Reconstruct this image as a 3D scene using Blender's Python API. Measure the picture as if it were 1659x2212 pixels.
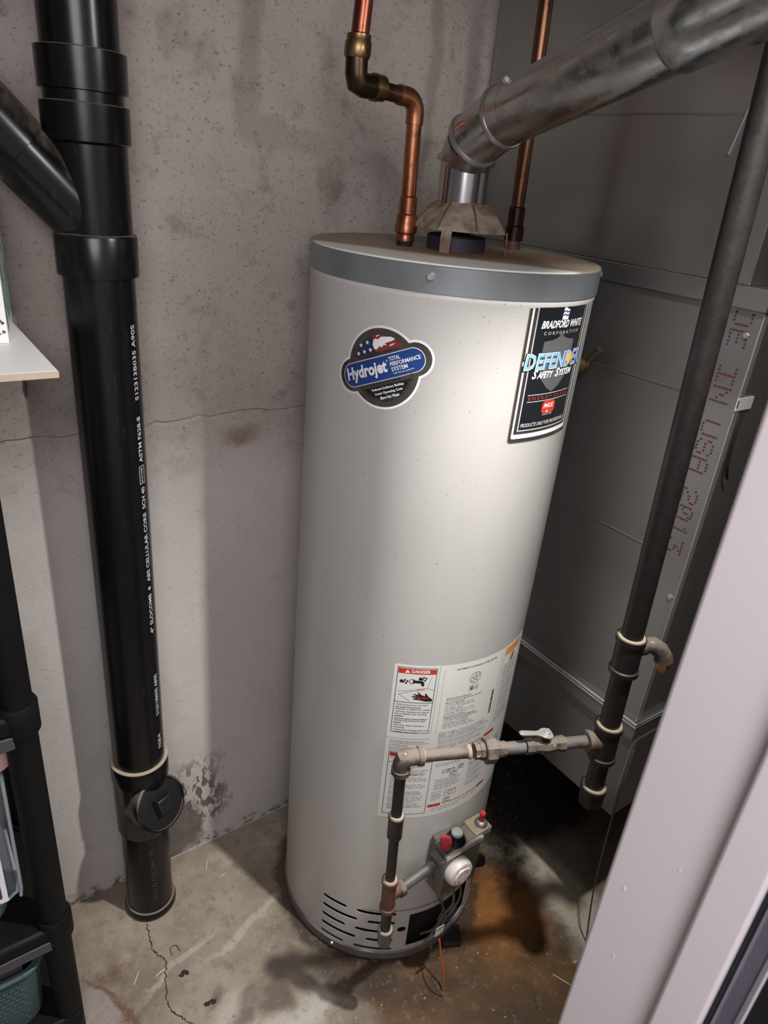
import bpy, bmesh, math, random
from mathutils import Vector, Matrix
random.seed(7)
for o in list(bpy.data.objects): bpy.data.objects.remove(o)
SC = bpy.context.scene; COL = SC.collection
PI = math.pi
def S(r, g, b):                                   # sRGB 0-255 -> linear
    f = lambda c: (c/255/12.92) if c/255 <= .04045 else ((c/255+.055)/1.055)**2.4
    return (f(r), f(g), f(b), 1)

# ------------------------------------------------------------------ camera
FPX, YAW, PITCH, ROLL, CH = 1516.57, math.radians(37.4812), math.radians(25.6543), math.radians(5.6575), 1.56938
fw = Vector((math.sin(YAW)*math.cos(PITCH), math.cos(YAW)*math.cos(PITCH), -math.sin(PITCH)))
rt = Vector((math.cos(YAW), -math.sin(YAW), 0)); up = rt.cross(fw)
r2 = math.cos(ROLL)*rt + math.sin(ROLL)*up; u2 = -math.sin(ROLL)*rt + math.cos(ROLL)*up
cd = bpy.data.cameras.new('camera'); cam = bpy.data.objects.new('camera', cd); COL.objects.link(cam)
m = Matrix.Identity(4)
for i in range(3): m[i][0] = r2[i]; m[i][1] = u2[i]; m[i][2] = -fw[i]
m[2][3] = CH; cam.matrix_world = m
cd.sensor_width = 36; cd.sensor_fit = 'AUTO'; cd.lens = FPX/2212*36; cd.clip_start = .02
cd.dof.use_dof = True; cd.dof.focus_distance = 1.15; cd.dof.aperture_fstop = 9.0
SC.camera = cam

# ------------------------------------------------------------------ world, lights, exposure
w = bpy.data.worlds.new('world'); SC.world = w; w.use_nodes = True
w.node_tree.nodes['Background'].inputs[0].default_value = (.80, .80, .86, 1)
w.node_tree.nodes['Background'].inputs[1].default_value = .6
def light(name, kind, loc, to, energy, color, **kw):
    l = bpy.data.lights.new(name, kind); l.energy = energy; l.color = color
    for k, v in kw.items(): setattr(l, k, v)
    o = bpy.data.objects.new(name, l); COL.objects.link(o); o.location = loc
    o.rotation_euler = (Vector(to)-Vector(loc)).to_track_quat('-Z', 'Y').to_euler(); return o
lamp = light('hooded_lamp', 'SPOT', (.728, .318, 1.83), (.33, .85, .2), 105, (1, .975, .945), spot_size=math.radians(165), spot_blend=.2, shadow_soft_size=.02)
lamp.data.use_nodes = True; lt_ = lamp.data.node_tree                 # reflector lamp: beam strength falls off with the angle from its axis
tc_ = lt_.nodes.new('ShaderNodeTexCoord'); sx_ = lt_.nodes.new('ShaderNodeSeparateXYZ'); lt_.links.new(tc_.outputs['Normal'], sx_.inputs[0])
def lm(op, a, b):
    x = lt_.nodes.new('ShaderNodeMath'); x.operation = op
    for i, v in enumerate((a, b)):
        if isinstance(v, bpy.types.NodeSocket): lt_.links.new(v, x.inputs[i])
        else: x.inputs[i].default_value = v
    return x.outputs[0]
ca_ = lm('MAXIMUM', lm('ABSOLUTE', sx_.outputs[2], 0), .001)
lt_.links.new(lm('ADD', lm('POWER', ca_, 8.0), .05), lt_.nodes['Emission'].inputs['Strength'])
light('room_light', 'AREA', (-.30, -.55, 2.0), (.5, .8, 1.0), 15, (1, .95, .98), shape='DISK', size=.8)
SC.view_settings.view_transform = 'Standard'; SC.view_settings.look = 'None'
SC.view_settings.gamma = 1; SC.view_settings.use_curve_mapping = False
SC.view_settings.exposure = 0

# ------------------------------------------------------------------ node helper
class N:
    def __init__(s, name, coord='Object'):
        s.m = bpy.data.materials.new(name); s.m.use_nodes = True; s.t = s.m.node_tree
        s.b = s.t.nodes['Principled BSDF']; s.co = s.t.nodes.new('ShaderNodeTexCoord').outputs[coord]
    def n(s, typ, **kw):
        x = s.t.nodes.new(typ)
        for k, v in kw.items(): setattr(x, k, v)
        return x
    def put(s, sock, v):
        if isinstance(v, bpy.types.NodeSocket): s.t.links.new(v, sock)
        else: sock.default_value = v
    def math(s, op, a, b=0, c=0, clamp=False):
        x = s.n('ShaderNodeMath', operation=op, use_clamp=clamp)
        for i, v in enumerate((a, b, c)): s.put(x.inputs[i], v)
        return x.outputs[0]
    def noise(s, scale, detail=3, rough=.55, vec=None, col=False, dist=0):
        x = s.n('ShaderNodeTexNoise'); s.put(x.inputs['Vector'], vec or s.co)
        x.inputs['Scale'].default_value = scale; x.inputs['Detail'].default_value = detail
        x.inputs['Roughness'].default_value = rough; x.inputs['Distortion'].default_value = dist
        return x.outputs[1 if col else 0]
    def stretch(s, sx, sy, sz, vec=None):
        x = s.n('ShaderNodeMapping'); s.put(x.inputs[0], vec or s.co); x.inputs['Scale'].default_value = (sx, sy, sz); return x.outputs[0]
    def rng(s, v, a, b, c=0, d=1, smooth=True):
        x = s.n('ShaderNodeMapRange', interpolation_type='SMOOTHSTEP' if smooth else 'LINEAR')
        s.put(x.inputs[0], v)
        for i, q in enumerate((a, b, c, d)): x.inputs[i+1].default_value = q
        return x.outputs[0]
    def mix(s, f, a, b):
        x = s.n('ShaderNodeMix', data_type='RGBA'); s.put(x.inputs[0], f); s.put(x.inputs[6], a); s.put(x.inputs[7], b); return x.outputs[2]
    def warp(s, scale, amp, detail=4):
        c = s.noise(scale, detail, col=True)
        a = s.n('ShaderNodeVectorMath', operation='SUBTRACT'); s.put(a.inputs[0], c); a.inputs[1].default_value = (.5, .5, .5)
        k = s.n('ShaderNodeVectorMath', operation='SCALE'); s.put(k.inputs[0], a.outputs[0]); k.inputs[3].default_value = amp
        d = s.n('ShaderNodeVectorMath', operation='ADD'); s.put(d.inputs[0], s.co); s.put(d.inputs[1], k.outputs[0]); return d.outputs[0]
    def blob(s, vec, c, r, rot=0, soft=.3):
        x = s.n('ShaderNodeMapping', vector_type='TEXTURE'); s.put(x.inputs[0], vec)
        x.inputs[1].default_value = c; x.inputs[2].default_value = rot if isinstance(rot, tuple) else (0, 0, rot); x.inputs[3].default_value = r
        l = s.n('ShaderNodeVectorMath', operation='LENGTH'); s.put(l.inputs[0], x.outputs[0])
        return s.rng(l.outputs['Value'], 1-soft, 1+soft, 1, 0)
    def xyz(s, vec=None):
        x = s.n('ShaderNodeSeparateXYZ'); s.put(x.inputs[0], vec or s.co); return x.outputs
    def bump(s, h, strength=.3, dist=.002):
        x = s.n('ShaderNodeBump'); x.inputs['Strength'].default_value = strength; x.inputs['Distance'].default_value = dist
        s.put(x.inputs['Height'], h); s.t.links.new(x.outputs[0], s.b.inputs['Normal'])
    def out(s, col, rough=.6, metal=0, spec=.5):
        s.put(s.b.inputs['Base Color'], col); s.put(s.b.inputs['Roughness'], rough); s.put(s.b.inputs['Metallic'], metal)
        s.b.inputs['Specular IOR Level'].default_value = spec
        return s.m
def mat(name, rgb, rough=.5, metal=0, var=.12, scale=30, spec=.5, bump=0):       # plain colour with a little procedural mottling
    n = N(name); c = S(*rgb); f = n.noise(scale, 4)
    d = tuple(x*(1-var) for x in c[:3])+(1,); l = tuple(min(1, x*(1+var)) for x in c[:3])+(1,)
    if bump: n.bump(f, bump, .001)
    return n.out(n.mix(f, d, l), n.rng(f, .2, .8, max(rough-.06, .02), min(1, rough+.06)), metal, spec)

# ------------------------------------------------------------------ materials
def m_concrete_wall():
    n = N('concrete_wall')
    big = n.noise(2.2, 5, .6); mid = n.noise(9, 5, .6); fine = n.noise(160, 3, .6)
    c = n.mix(n.rng(big, .32, .68), S(150, 140, 133), S(174, 165, 158))
    c = n.mix(n.math('MULTIPLY', n.rng(mid, .56, .72), .45), c, S(110, 100, 92))
    c = n.mix(n.math('MULTIPLY', n.rng(n.noise(16, 5, .68), .54, .72), .5), c, S(108, 98, 91))
    c = n.mix(n.math('MULTIPLY', n.rng(n.noise(60, 5, .7, n.stretch(1, 1, 1.5)), .58, .72), .35), c, S(112, 103, 96))
    c = n.mix(n.math('MULTIPLY', n.rng(fine, .56, .74), .55), c, S(92, 84, 79))
    pits = n.noise(95, 2, .5, n.stretch(1, 1, 1.8)); pm = n.rng(pits, .70, .75)
    c = n.mix(n.math('MULTIPLY', pm, .42), c, S(70, 62, 57))
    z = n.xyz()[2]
    c = n.mix(n.math('MULTIPLY', n.rng(z, .95, 1.16, 1, 0), .55), c, S(204, 199, 194))  # lower wall paled in the colour to stand in for the lamp's light
    c = n.mix(n.math('MULTIPLY', n.blob(n.warp(30, .01), (.1815, 1.2, 1.213), (.0035, .3, .016), 0, .3), .8), c, S(40, 36, 34))
    c = n.mix(n.math('MULTIPLY', n.blob(n.warp(12, .05), (.93, 1.2, 1.75), (.012, .3, .30), 0, .7), .35), c, S(92, 82, 76))
    wv = n.warp(26, .05)
    rust = n.blob(wv, (.55, 1.2, 1.085), (.035, .2, .02), 0, .7)
    c = n.mix(n.math('MULTIPLY', rust, .6), c, S(112, 78, 56))
    # spalled, dirty patch at the foot of the wall beside the drain stack
    w2 = n.warp(14, .10, 6)
    sp = n.math('MULTIPLY', n.blob(w2, (.415, 1.2, .14), (.085, .3, .145), (0, .3, 0), .35), n.rng(n.noise(30, 5, .62, n.stretch(1.7, 1, .75)), .50, .53))
    sp = n.math('MAXIMUM', sp, n.math('MULTIPLY', n.blob(w2, (.375, 1.2, .075), (.075, .3, .085), (0, 0, 0), .25), .95))
    sp = n.math('MAXIMUM', sp, n.math('MULTIPLY', n.rng(n.math('ADD', z, n.math('MULTIPLY', n.noise(22, 4), .09)), .05, .085, 1, 0), n.rng(n.noise(45, 4, .6), .47, .58)))
    c = n.mix(n.math('MULTIPLY', sp, .85), c, n.mix(n.noise(60, 4), S(58, 48, 43), S(92, 80, 72)))
    c = n.mix(n.math('MULTIPLY', n.math('MULTIPLY', n.rng(n.math('ADD', z, n.math('MULTIPLY', n.noise(50, 3), .006)), .007, .011, 1, 0), n.rng(n.noise(9, 2), .45, .55)), .8), c, S(196, 190, 184))
    h = n.math('SUBTRACT', n.math('ADD', n.math('MULTIPLY', fine, .3), n.math('MULTIPLY', mid, .5)), n.math('ADD', n.math('MULTIPLY', pm, .8), n.math('MULTIPLY', sp, 1.3)))
    n.bump(h, .6, .003)
    return n.out(c, .88, 0, .3)
def m_concrete_floor():
    n = N('concrete_floor')
    wv = n.warp(5, .16, 5); wf = n.warp(16, .06, 5); x, y, z = n.xyz(wv); xf, yf, _ = n.xyz(wf)
    fine = n.noise(150, 3, .6); mid = n.noise(14, 5, .62)
    c = n.mix(n.rng(n.noise(4, 5, .6), .35, .65), S(122, 111, 97), S(154, 142, 127))
    c = n.mix(n.math('MULTIPLY', n.rng(mid, .57, .68), .5), c, S(112, 100, 86))
    c = n.mix(n.math('MULTIPLY', n.rng(n.noise(11, 5, .6), .58, .66), .5), c, S(172, 161, 144))
    # pale efflorescence ring and white paint at the bottom
    for ctr, r, a in (((.47, .95, 0), (.12, .010, 1), .35), ((.36, .80, 0), (.05, .025, 1), .35), ((.43, .72, 0), (.09, .04, 1), .6), ((.29, .955, 0), (.09, .010, 1), .35)):
        c = n.mix(n.math('MULTIPLY', n.blob(wv, ctr, r, .3, .5), a), c, S(196, 192, 184))
    for ctr, r, a in (((.38, .79, 0), (.045, .02, 1), .6), ((.44, .775, 0), (.04, .03, 1), .65), ((.33, .84, 0), (.03, .012, 1), .5)):
        c = n.mix(n.math('MULTIPLY', n.blob(wf, ctr, r, .6, .5), a), c, S(70, 60, 52))
    c = n.mix(n.math('MULTIPLY', n.blob(wf, (.105, .90, 0), (.055, .11, 1), -.3, .2), .6), c, S(150, 142, 138))
    # rusty streak at the left
    for ctr, r, ro in (((.138, .985, 0), (.05, .006, 1), -.95), ((.168, .92, 0), (.05, .006, 1), -1.25), ((.178, .86, 0), (.05, .007, 1), -1.4), ((.155, 1.0, 0), (.03, .016, 1), -.6)):
        c = n.mix(n.math('MULTIPLY', n.blob(wf, ctr, r, ro, .8), .75), c, S(100, 68, 52))
    # brown wet rust spread in front of the heater
    edge = n.math('ADD', xf, n.math('MULTIPLY', n.math('SUBTRACT', yf, .75), -.05))
    br = n.math('MULTIPLY', n.rng(edge, .575, .62), n.rng(x, 1.03, 1.08, 1, 0))
    br = n.math('MULTIPLY', br, n.rng(yf, .98, .80))
    brc = n.mix(n.rng(n.noise(5, 5, .6), .35, .68), S(84, 62, 42), S(122, 90, 56))
    brc = n.mix(n.math('MULTIPLY', n.rng(mid, .45, .65), .5), brc, S(70, 52, 38))
    c = n.mix(n.math('MULTIPLY', n.blob(wf, (1.15, .60, 0), (.06, .22, 1), 0, .35), .9), c, S(206, 198, 178))  # pale concrete strip, with the lamplight beside the duct's shadow painted in
    c = n.mix(n.math('MULTIPLY', br, .94), c, brc)
    c = n.mix(n.math('MULTIPLY', n.blob(wv, (.98, .66, 0), (.09, .09, 1), 0, .6), .8), c, S(160, 104, 52))
    # dark damp round the heater base
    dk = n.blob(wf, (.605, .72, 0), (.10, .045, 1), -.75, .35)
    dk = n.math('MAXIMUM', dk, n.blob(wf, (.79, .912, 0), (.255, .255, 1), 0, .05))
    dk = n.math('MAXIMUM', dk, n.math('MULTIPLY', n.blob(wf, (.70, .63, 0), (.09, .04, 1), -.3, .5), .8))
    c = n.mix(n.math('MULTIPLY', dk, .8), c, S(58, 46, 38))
    # black mould under the duct, plus the duct's shadow painted into the colour
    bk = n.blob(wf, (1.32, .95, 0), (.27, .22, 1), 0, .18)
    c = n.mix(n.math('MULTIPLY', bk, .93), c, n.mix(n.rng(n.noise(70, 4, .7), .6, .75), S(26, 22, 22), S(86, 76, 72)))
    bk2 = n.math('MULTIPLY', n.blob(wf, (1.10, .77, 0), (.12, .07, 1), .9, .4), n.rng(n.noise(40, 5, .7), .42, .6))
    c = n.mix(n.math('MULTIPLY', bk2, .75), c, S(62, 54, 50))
    g1 = n.noise(48, 5, .7); c = n.mix(n.math('MULTIPLY', n.rng(g1, .52, .68), .38), c, S(92, 80, 68)); c = n.mix(n.math('MULTIPLY', n.rng(g1, .46, .34), .16), c, S(186, 174, 156))
    sp = n.rng(n.noise(120, 2), .66, .74)
    c = n.mix(n.math('MULTIPLY', sp, .6), c, S(60, 50, 44))
    n.bump(n.math('ADD', n.math('MULTIPLY', fine, .35), n.math('MULTIPLY', mid, .9)), .45, .003)
    return n.out(c, n.mix(n.math('MAXIMUM', br, dk), (.85,)*3+(1,), (.42,)*3+(1,)), 0, .4)
def m_duct():
    n = N('galvanised_sheet')
    b = n.noise(3, 3); st = n.noise(3, 3, .5, n.stretch(4, 4, .4)); f = n.noise(60, 3)
    c = n.mix(n.rng(b, .3, .7), S(156, 155, 153), S(172, 171, 169))
    c = n.mix(n.math('MULTIPLY', n.rng(f, .55, .8), .12), c, S(120, 118, 118))
    return n.out(c, n.rng(st, .2, .8, .25, .33), .76)
def m_vent():
    n = N('weathered_galvanised_vent')
    x, y, z = n.xyz(); st = n.noise(6, 2, .5, n.stretch(4, .2, 4)); f = n.noise(38, 4, .6)
    c = n.mix(n.rng(st, .25, .75), S(178, 178, 178), S(198, 201, 203))
    dust = n.n('ShaderNodeNewGeometry'); nz = n.xyz(dust.outputs['Normal'])[2]
    dm = n.math('MULTIPLY', n.rng(n.math('ADD', nz, n.math('MULTIPLY', n.math('SUBTRACT', n.noise(20, 3), .5), .35)), .35, .95), .88)
    c = n.mix(dm, c, S(140, 122, 102))
    c = n.mix(n.math('MULTIPLY', n.rng(f, .56, .74), .22), c, S(96, 88, 82))
    return n.out(c, n.mix(dm, n.mix(n.rng(f, .4, .6), (.20,)*3+(1,), (.34,)*3+(1,)), (.85,)*3+(1,)), n.rng(dm, 0, .85, 1, .1))
def m_copper(name, a, b, d):
    n = N(name); f = n.noise(16, 4, .6, n.stretch(1, 1, .35)); g = n.noise(70, 3)
    c = n.mix(n.rng(f, .35, .62), S(*a), S(*b)); c = n.mix(n.math('MULTIPLY', n.rng(g, .56, .7), .5), c, S(*d))
    return n.out(c, n.rng(f, .3, .7, .30, .45), .92)
def m_iron(name, a, dustc, amt, fleck=False):
    n = N(name); g = n.n('ShaderNodeNewGeometry'); nz = n.xyz(g.outputs['Normal'])[2]; f = n.noise(60, 4, .65)
    dm = n.math('MULTIPLY', n.rng(n.math('ADD', nz, n.math('MULTIPLY', n.math('SUBTRACT', f, .5), .8)), .15, .75), amt)
    c = n.mix(n.rng(f, .3, .7), S(*a), S(*[min(255, int(q*1.35)) for q in a]))
    c = n.mix(dm, c, S(*dustc))
    if fleck:
        c = n.mix(n.math('MULTIPLY', n.rng(n.noise(26, 4, .7), .5, .62), .5), c, S(84, 74, 67)); c = n.mix(n.math('MULTIPLY', n.rng(n.noise(75, 3, .6), .66, .70), .8), c, S(190, 178, 160))
    n.bump(n.noise(200, 3), .25, .001)
    return n.out(c, n.mix(dm, (.42,)*3+(1,), (.9,)*3+(1,)), 0, .45)
def m_lid():
    n = N('dusty_lid'); wv = n.warp(14, .035, 5)
    x, y, z = n.xyz(wv); f = n.noise(50, 4, .65)
    c = S(226, 225, 216)
    d = n.math('ADD', y, n.math('MULTIPLY', x, 1.2))       # dust lies thicker toward the back
    c = n.mix(n.math('MULTIPLY', n.rng(d, 1.650, 1.700), .9), c, n.mix(f, S(128, 112, 94), S(156, 140, 120)))
    c = n.mix(n.math('MULTIPLY', n.blob(wv, (.80, .86, 1.47), (.13, .07, 1), -.35, .6), .8), c, S(134, 88, 56))
    c = n.mix(n.math('MULTIPLY', n.blob(wv, (.96, .84, 1.47), (.07, .06, 1), -.6, .7), .55), c, S(120, 96, 78))
    c = n.mix(n.rng(f, .68, .72), c, S(70, 56, 46))
    return n.out(c, .6, 0, .35)
def m_jacket():
    n = N('enamel_jacket'); f = n.noise(90, 2); w2 = n.warp(30, .03)
    c = n.mix(n.rng(n.noise(3, 3), .3, .7), S(196, 194, 190), S(203, 201, 197))
    c = n.mix(n.math('MULTIPLY', n.rng(n.noise(230, 1), .74, .77), .6), c, S(96, 88, 80))
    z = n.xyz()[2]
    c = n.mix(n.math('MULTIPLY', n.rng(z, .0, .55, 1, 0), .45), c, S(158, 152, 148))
    n.bump(n.noise(260, 2), .04, .0005)
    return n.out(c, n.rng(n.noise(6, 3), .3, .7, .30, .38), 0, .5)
def m_hood():
    n = N('rusty_white_hood'); f = n.noise(40, 5, .65); z = n.xyz()[2]
    c = n.mix(n.rng(f, .4, .62), S(152, 140, 124), S(122, 106, 90))
    c = n.mix(n.math('MULTIPLY', n.rng(f, .56, .66), .7), c, S(104, 74, 54))
    c = n.mix(n.math('MULTIPLY', n.rng(n.math('ADD', z, n.math('MULTIPLY', f, .02)), 1.495, 1.507, 1, 0), .7), c, S(116, 82, 56))
    return n.out(c, .6)
def m_abs():
    n = N('black_abs'); f = n.noise(30, 4); s = n.noise(120, 3, .6, n.stretch(1, 1, .2))
    c = n.mix(n.rng(s, .62, .7), S(14, 14, 16), S(28, 27, 27))
    g = n.n('ShaderNodeNewGeometry'); nz = n.xyz(g.outputs['Normal'])[2]
    dm = n.math('MULTIPLY', n.rng(n.math('ADD', nz, n.math('MULTIPLY', n.math('SUBTRACT', f, .5), .7)), .3, .8), .7)
    return n.out(n.mix(dm, c, S(138, 123, 108)), n.mix(dm, n.mix(f, (.2,)*3+(1,), (.32,)*3+(1,)), (.9,)*3+(1,)), 0, .36)
def m_clear(name, tint, a=.35):
    n = N(name); n.out(S(*tint), .25, 0, .5); n.b.inputs['Alpha'].default_value = a; n.m.surface_render_method = 'BLENDED'; return n.m
MT = dict(edge_lt=mat('bright_folded_edge', (196, 196, 194), .3, .3, .05), clear_glint=m_clear('clear_edge_glint', (214, 222, 232), .62),beadm=mat('bright_bead', (176, 172, 166), .3, .8, .15, 30),
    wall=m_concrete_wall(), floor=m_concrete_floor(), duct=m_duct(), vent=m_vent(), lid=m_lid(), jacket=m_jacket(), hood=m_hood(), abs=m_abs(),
    copper=m_copper('bright_copper', (138, 86, 62), (172, 114, 84), (88, 58, 44)), copper_dull=m_copper('dull_copper', (92, 64, 50), (122, 86, 66), (60, 46, 40)),
    copper_red=m_copper('red_copper', (128, 74, 58), (154, 92, 72), (90, 52, 42)),
    brass=m_copper('old_brass', (112, 90, 60), (158, 130, 92), (58, 46, 36)), bronze=m_copper('dark_bronze', (58, 46, 38), (82, 66, 52), (34, 28, 26)),
    brass_pale=m_copper('pale_brass', (196, 150, 100), (214, 172, 120), (140, 100, 66)),
    iron=m_iron('black_iron', (28, 25, 25), (96, 86, 80), .25), iron_dusty=m_iron('dusty_iron', (62, 56, 52), (126, 114, 104), .85, True),
    iron_mid=m_iron('grey_iron', (72, 69, 68), (124, 117, 110), .55), iron_rust=m_iron('rusty_iron', (74, 50, 40), (120, 96, 80), .5),
    putty=mat('pipe_dope', (158, 146, 126), .8, 0, .25, 60, bump=.4), zinc=mat('zinc_nipple', (128, 126, 122), .45, .7, .3, 40),
    steel=mat('plated_steel', (198, 195, 188), .3, .55, .12), band=mat('grey_lid_band', (140, 145, 148), .38, .55, .1, 20), ring=mat('grey_base_ring', (112, 108, 106), .5, .3, .2),
    shiny=mat('new_galvanised', (186, 186, 190), .22, 1, .12, 14), black=mat('black_plastic', (24, 24, 25), .45, 0, .15), dark=mat('dark_inside', (17, 15, 15), .8),
    trim=mat('white_trim_paint', (236, 229, 232), .5, 0, .04, 6), white=mat('white_board', (250, 250, 249), .45, 0, .03), edge=mat('board_edge', (196, 178, 156), .7, 0, .15, 60),
    paper=mat('label_paper', (214, 213, 208), .5, 0, .02), foil=mat('label_foil', (128, 122, 114), .26, .85, .35, 10), foil_lt=mat('label_foil_light', (206, 206, 204), .35, .3, .05),
    ink=mat('black_ink', (22, 22, 24), .55), ink_grey=mat('grey_ink', (98, 96, 96), .6), blk=mat('label_black', (26, 28, 32), .3, 0, .1), red=mat('label_red', (186, 52, 40), .5), orange=mat('label_orange', (222, 140, 66), .5),
    dkred=mat('dark_red_ink', (130, 44, 44), .5), blue=mat('label_blue', (32, 62, 124), .35), navy=mat('label_navy', (40, 48, 74), .35), wht=mat('label_white', (224, 224, 226), .4), ltblue=mat('label_light_blue', (116, 166, 216), .4),
    yellow=mat('label_yellow', (212, 176, 92), .4), silver=mat('label_silver', (128, 128, 130), .35, .6, .2, 20), redbtn=mat('red_button', (184, 44, 50), .45), dial=mat('white_dial', (214, 206, 200), .4, 0, .08, 60),
    valve=mat('valve_casting', (118, 113, 106), .45, .5, .25, 40), valve_lt=mat('valve_bracket', (142, 132, 112), .6, .3, .3, 60, bump=.3), knobcap=mat('grey_green_cap', (128, 138, 128), .5), wire=mat('grey_wire', (96, 88, 80), .5, .3), owire=mat('orange_wire', (206, 98, 44), .5),
    maroon=mat('maroon_ink', (112, 48, 60), .6), absink=mat('pale_print', (188, 190, 192), .6), absemb=mat('faint_print', (74, 72, 72), .6), putty_dk=mat('grey_dust', (122, 112, 102), .9, 0, .3, 80),
    teal=mat('teal_plastic', (62, 80, 84), .6, 0, .1, 50), clear=m_clear('clear_plastic', (176, 184, 196), .26), pink=mat('pink_plastic', (224, 172, 172), .5, 0, .04), mauve=mat('mauve_card', (108, 92, 104), .5), purple=mat('purple_print', (104, 36, 82), .4, 0, .3, 20),
    cream=mat('cream_print', (214, 184, 130), .5), shelf=mat('shelf_plastic', (14, 14, 14), .6, 0, .2, 14, .2), shelf_hi=mat('grey_plastic', (66, 66, 70), .5), leaf1=mat('leaf_teal', (132, 188, 176), .5), leaf2=mat('leaf_green', (178, 196, 160), .5), leaf3=mat('leaf_pale', (206, 214, 186), .5), berry=mat('berry_print', (110, 84, 104), .5),
    straw=mat('straw', (206, 192, 160), .7), dirt=mat('dark_dirt', (38, 34, 32), .9), crack=mat('crack_dirt', (58, 48, 42), .95), chip=mat('pale_chip', (176, 160, 134), .8), plaster=mat('drywall', (150, 142, 138), .9, 0, .05), purpleblk=mat('dark_blue_steel', (52, 50, 62), .6, .2, .2),
    grey_strip=mat('grey_strip', (104, 96, 112), .5), strip_lt=mat('light_strip', (158, 152, 164), .4, .3), door=mat('black_door', (22, 23, 24), .5), web=mat('cable_grey', (92, 92, 88), .5), bottle=mat('bottle_black', (20, 18, 24), .15), ceil=mat('ceiling', (120, 112, 106), .9))

# ------------------------------------------------------------------ mesh helpers
class MB:
    def __init__(s): s.v = []; s.f = []
    def add(s, vs, fs):
        o = len(s.v); s.v += [tuple(q) for q in vs]; s.f += [tuple(i+o for i in f) for f in fs]; return s
    def box(s, x0, x1, y0, y1, z0, z1):
        return s.add([(x, y, z) for x in (x0, x1) for y in (y0, y1) for z in (z0, z1)], [(0, 1, 3, 2), (4, 6, 7, 5), (0, 4, 5, 1), (2, 3, 7, 6), (0, 2, 6, 4), (1, 5, 7, 3)])
    def lathe(s, c, d, prof, seg=32, capa=True, capb=True):
        c = Vector(c); d = Vector(d).normalized(); a = d.orthogonal().normalized() if abs(d.z) < .99 else Vector((1, 0, 0)); b = d.cross(a); vs = []
        for r, h in prof:
            for i in range(seg):
                t = 2*PI*i/seg; vs.append(c+d*h+(a*math.cos(t)+b*math.sin(t))*r)
        fs = [(j*seg+i, j*seg+(i+1) % seg, (j+1)*seg+(i+1) % seg, (j+1)*seg+i) for j in range(len(prof)-1) for i in range(seg)]
        if capa: fs.append(tuple(range(seg))[::-1])
        if capb: fs.append(tuple(range((len(prof)-1)*seg, len(prof)*seg)))
        return s.add(vs, fs)
    def cyl(s, p, q, r, r1=None, seg=24, bev=0):
        p = Vector(p); q = Vector(q); L = (q-p).length; r1 = r if r1 is None else r1
        pr = [(r, 0), (r1, L)] if not bev else [(r-bev, 0), (r, bev), (r1, L-bev), (r1-bev, L)]
        return s.lathe(p, q-p, pr, seg)
    def tube(s, pts, r, seg=10, caps=True):
        pts = [Vector(p) for p in pts]; rs = r if isinstance(r, (list, tuple)) else [r]*len(pts); vs = []; a = None
        for i, p in enumerate(pts):
            d = (pts[min(i+1, len(pts)-1)]-pts[max(i-1, 0)]).normalized()
            if a is None: a = d.orthogonal().normalized()
            a = (a-d*a.dot(d)).normalized(); b = d.cross(a)
            for k in range(seg):
                t = 2*PI*k/seg; vs.append(p+(a*math.cos(t)+b*math.sin(t))*rs[i])
        n = len(pts); fs = [(j*seg+i, j*seg+(i+1) % seg, (j+1)*seg+(i+1) % seg, (j+1)*seg+i) for j in range(n-1) for i in range(seg)]
        if caps: fs += [tuple(range(seg))[::-1], tuple(range((n-1)*seg, n*seg))]
        return s.add(vs, fs)
    def sphere(s, c, r, seg=14, rings=8, sc=(1, 1, 1)):
        c = Vector(c); vs = [c+Vector((0, 0, r*sc[2]))]
        for j in range(1, rings):
            a = PI*j/rings
            for i in range(seg):
                t = 2*PI*i/seg; vs.append(c+Vector((r*sc[0]*math.sin(a)*math.cos(t), r*sc[1]*math.sin(a)*math.sin(t), r*sc[2]*math.cos(a))))
        vs.append(c-Vector((0, 0, r*sc[2]))); n = len(vs)
        fs = [(0, 1+i, 1+(i+1) % seg) for i in range(seg)]
        for j in range(rings-2):
            for i in range(seg): fs.append((1+j*seg+i, 1+(j+1)*seg+i, 1+(j+1)*seg+(i+1) % seg, 1+j*seg+(i+1) % seg))
        fs += [(n-1, 1+(rings-2)*seg+(i+1) % seg, 1+(rings-2)*seg+i) for i in range(seg)]
        return s.add(vs, fs)
def loops(pts, n=10):                                             # smooth Catmull-Rom path
    P = [Vector(p) for p in pts]; P = [2*P[0]-P[1]]+P+[2*P[-1]-P[-2]]; out = []
    for i in range(1, len(P)-2):
        for k in range(n):
            t = k/n; a, b, c, d = P[i-1:i+3]
            out.append(.5*((2*b)+(c-a)*t+(2*a-5*b+4*c-d)*t*t+(3*b-a-3*c+d)*t**3))
    return out+[P[-2]]
def obj(name, mb, m, parent=None, smooth=True, bevel=0, label=None, angle=40):
    me = bpy.data.meshes.new(name); me.from_pydata([tuple(v) for v in mb.v], [], mb.f); me.materials.append(MT[m] if isinstance(m, str) else m)
    bm = bmesh.new(); bm.from_mesh(me); bmesh.ops.recalc_face_normals(bm, faces=bm.faces); bm.to_mesh(me); bm.free()
    if smooth:
        me.polygons.foreach_set('use_smooth', [True]*len(me.polygons)); me.set_sharp_from_angle(angle=math.radians(angle))
    o = bpy.data.objects.new(name, me); COL.objects.link(o)
    if bevel:
        b = o.modifiers.new('bevel', 'BEVEL'); b.width = bevel; b.segments = 2; b.limit_method = 'ANGLE'
    if parent is not None:
        o.parent = parent; o.matrix_parent_inverse = Matrix.Translation(parent.get('base', (0, 0, 0))).inverted() if parent.type == 'EMPTY' else Matrix.Identity(4)
    if label: o['label'] = label
    return o
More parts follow.
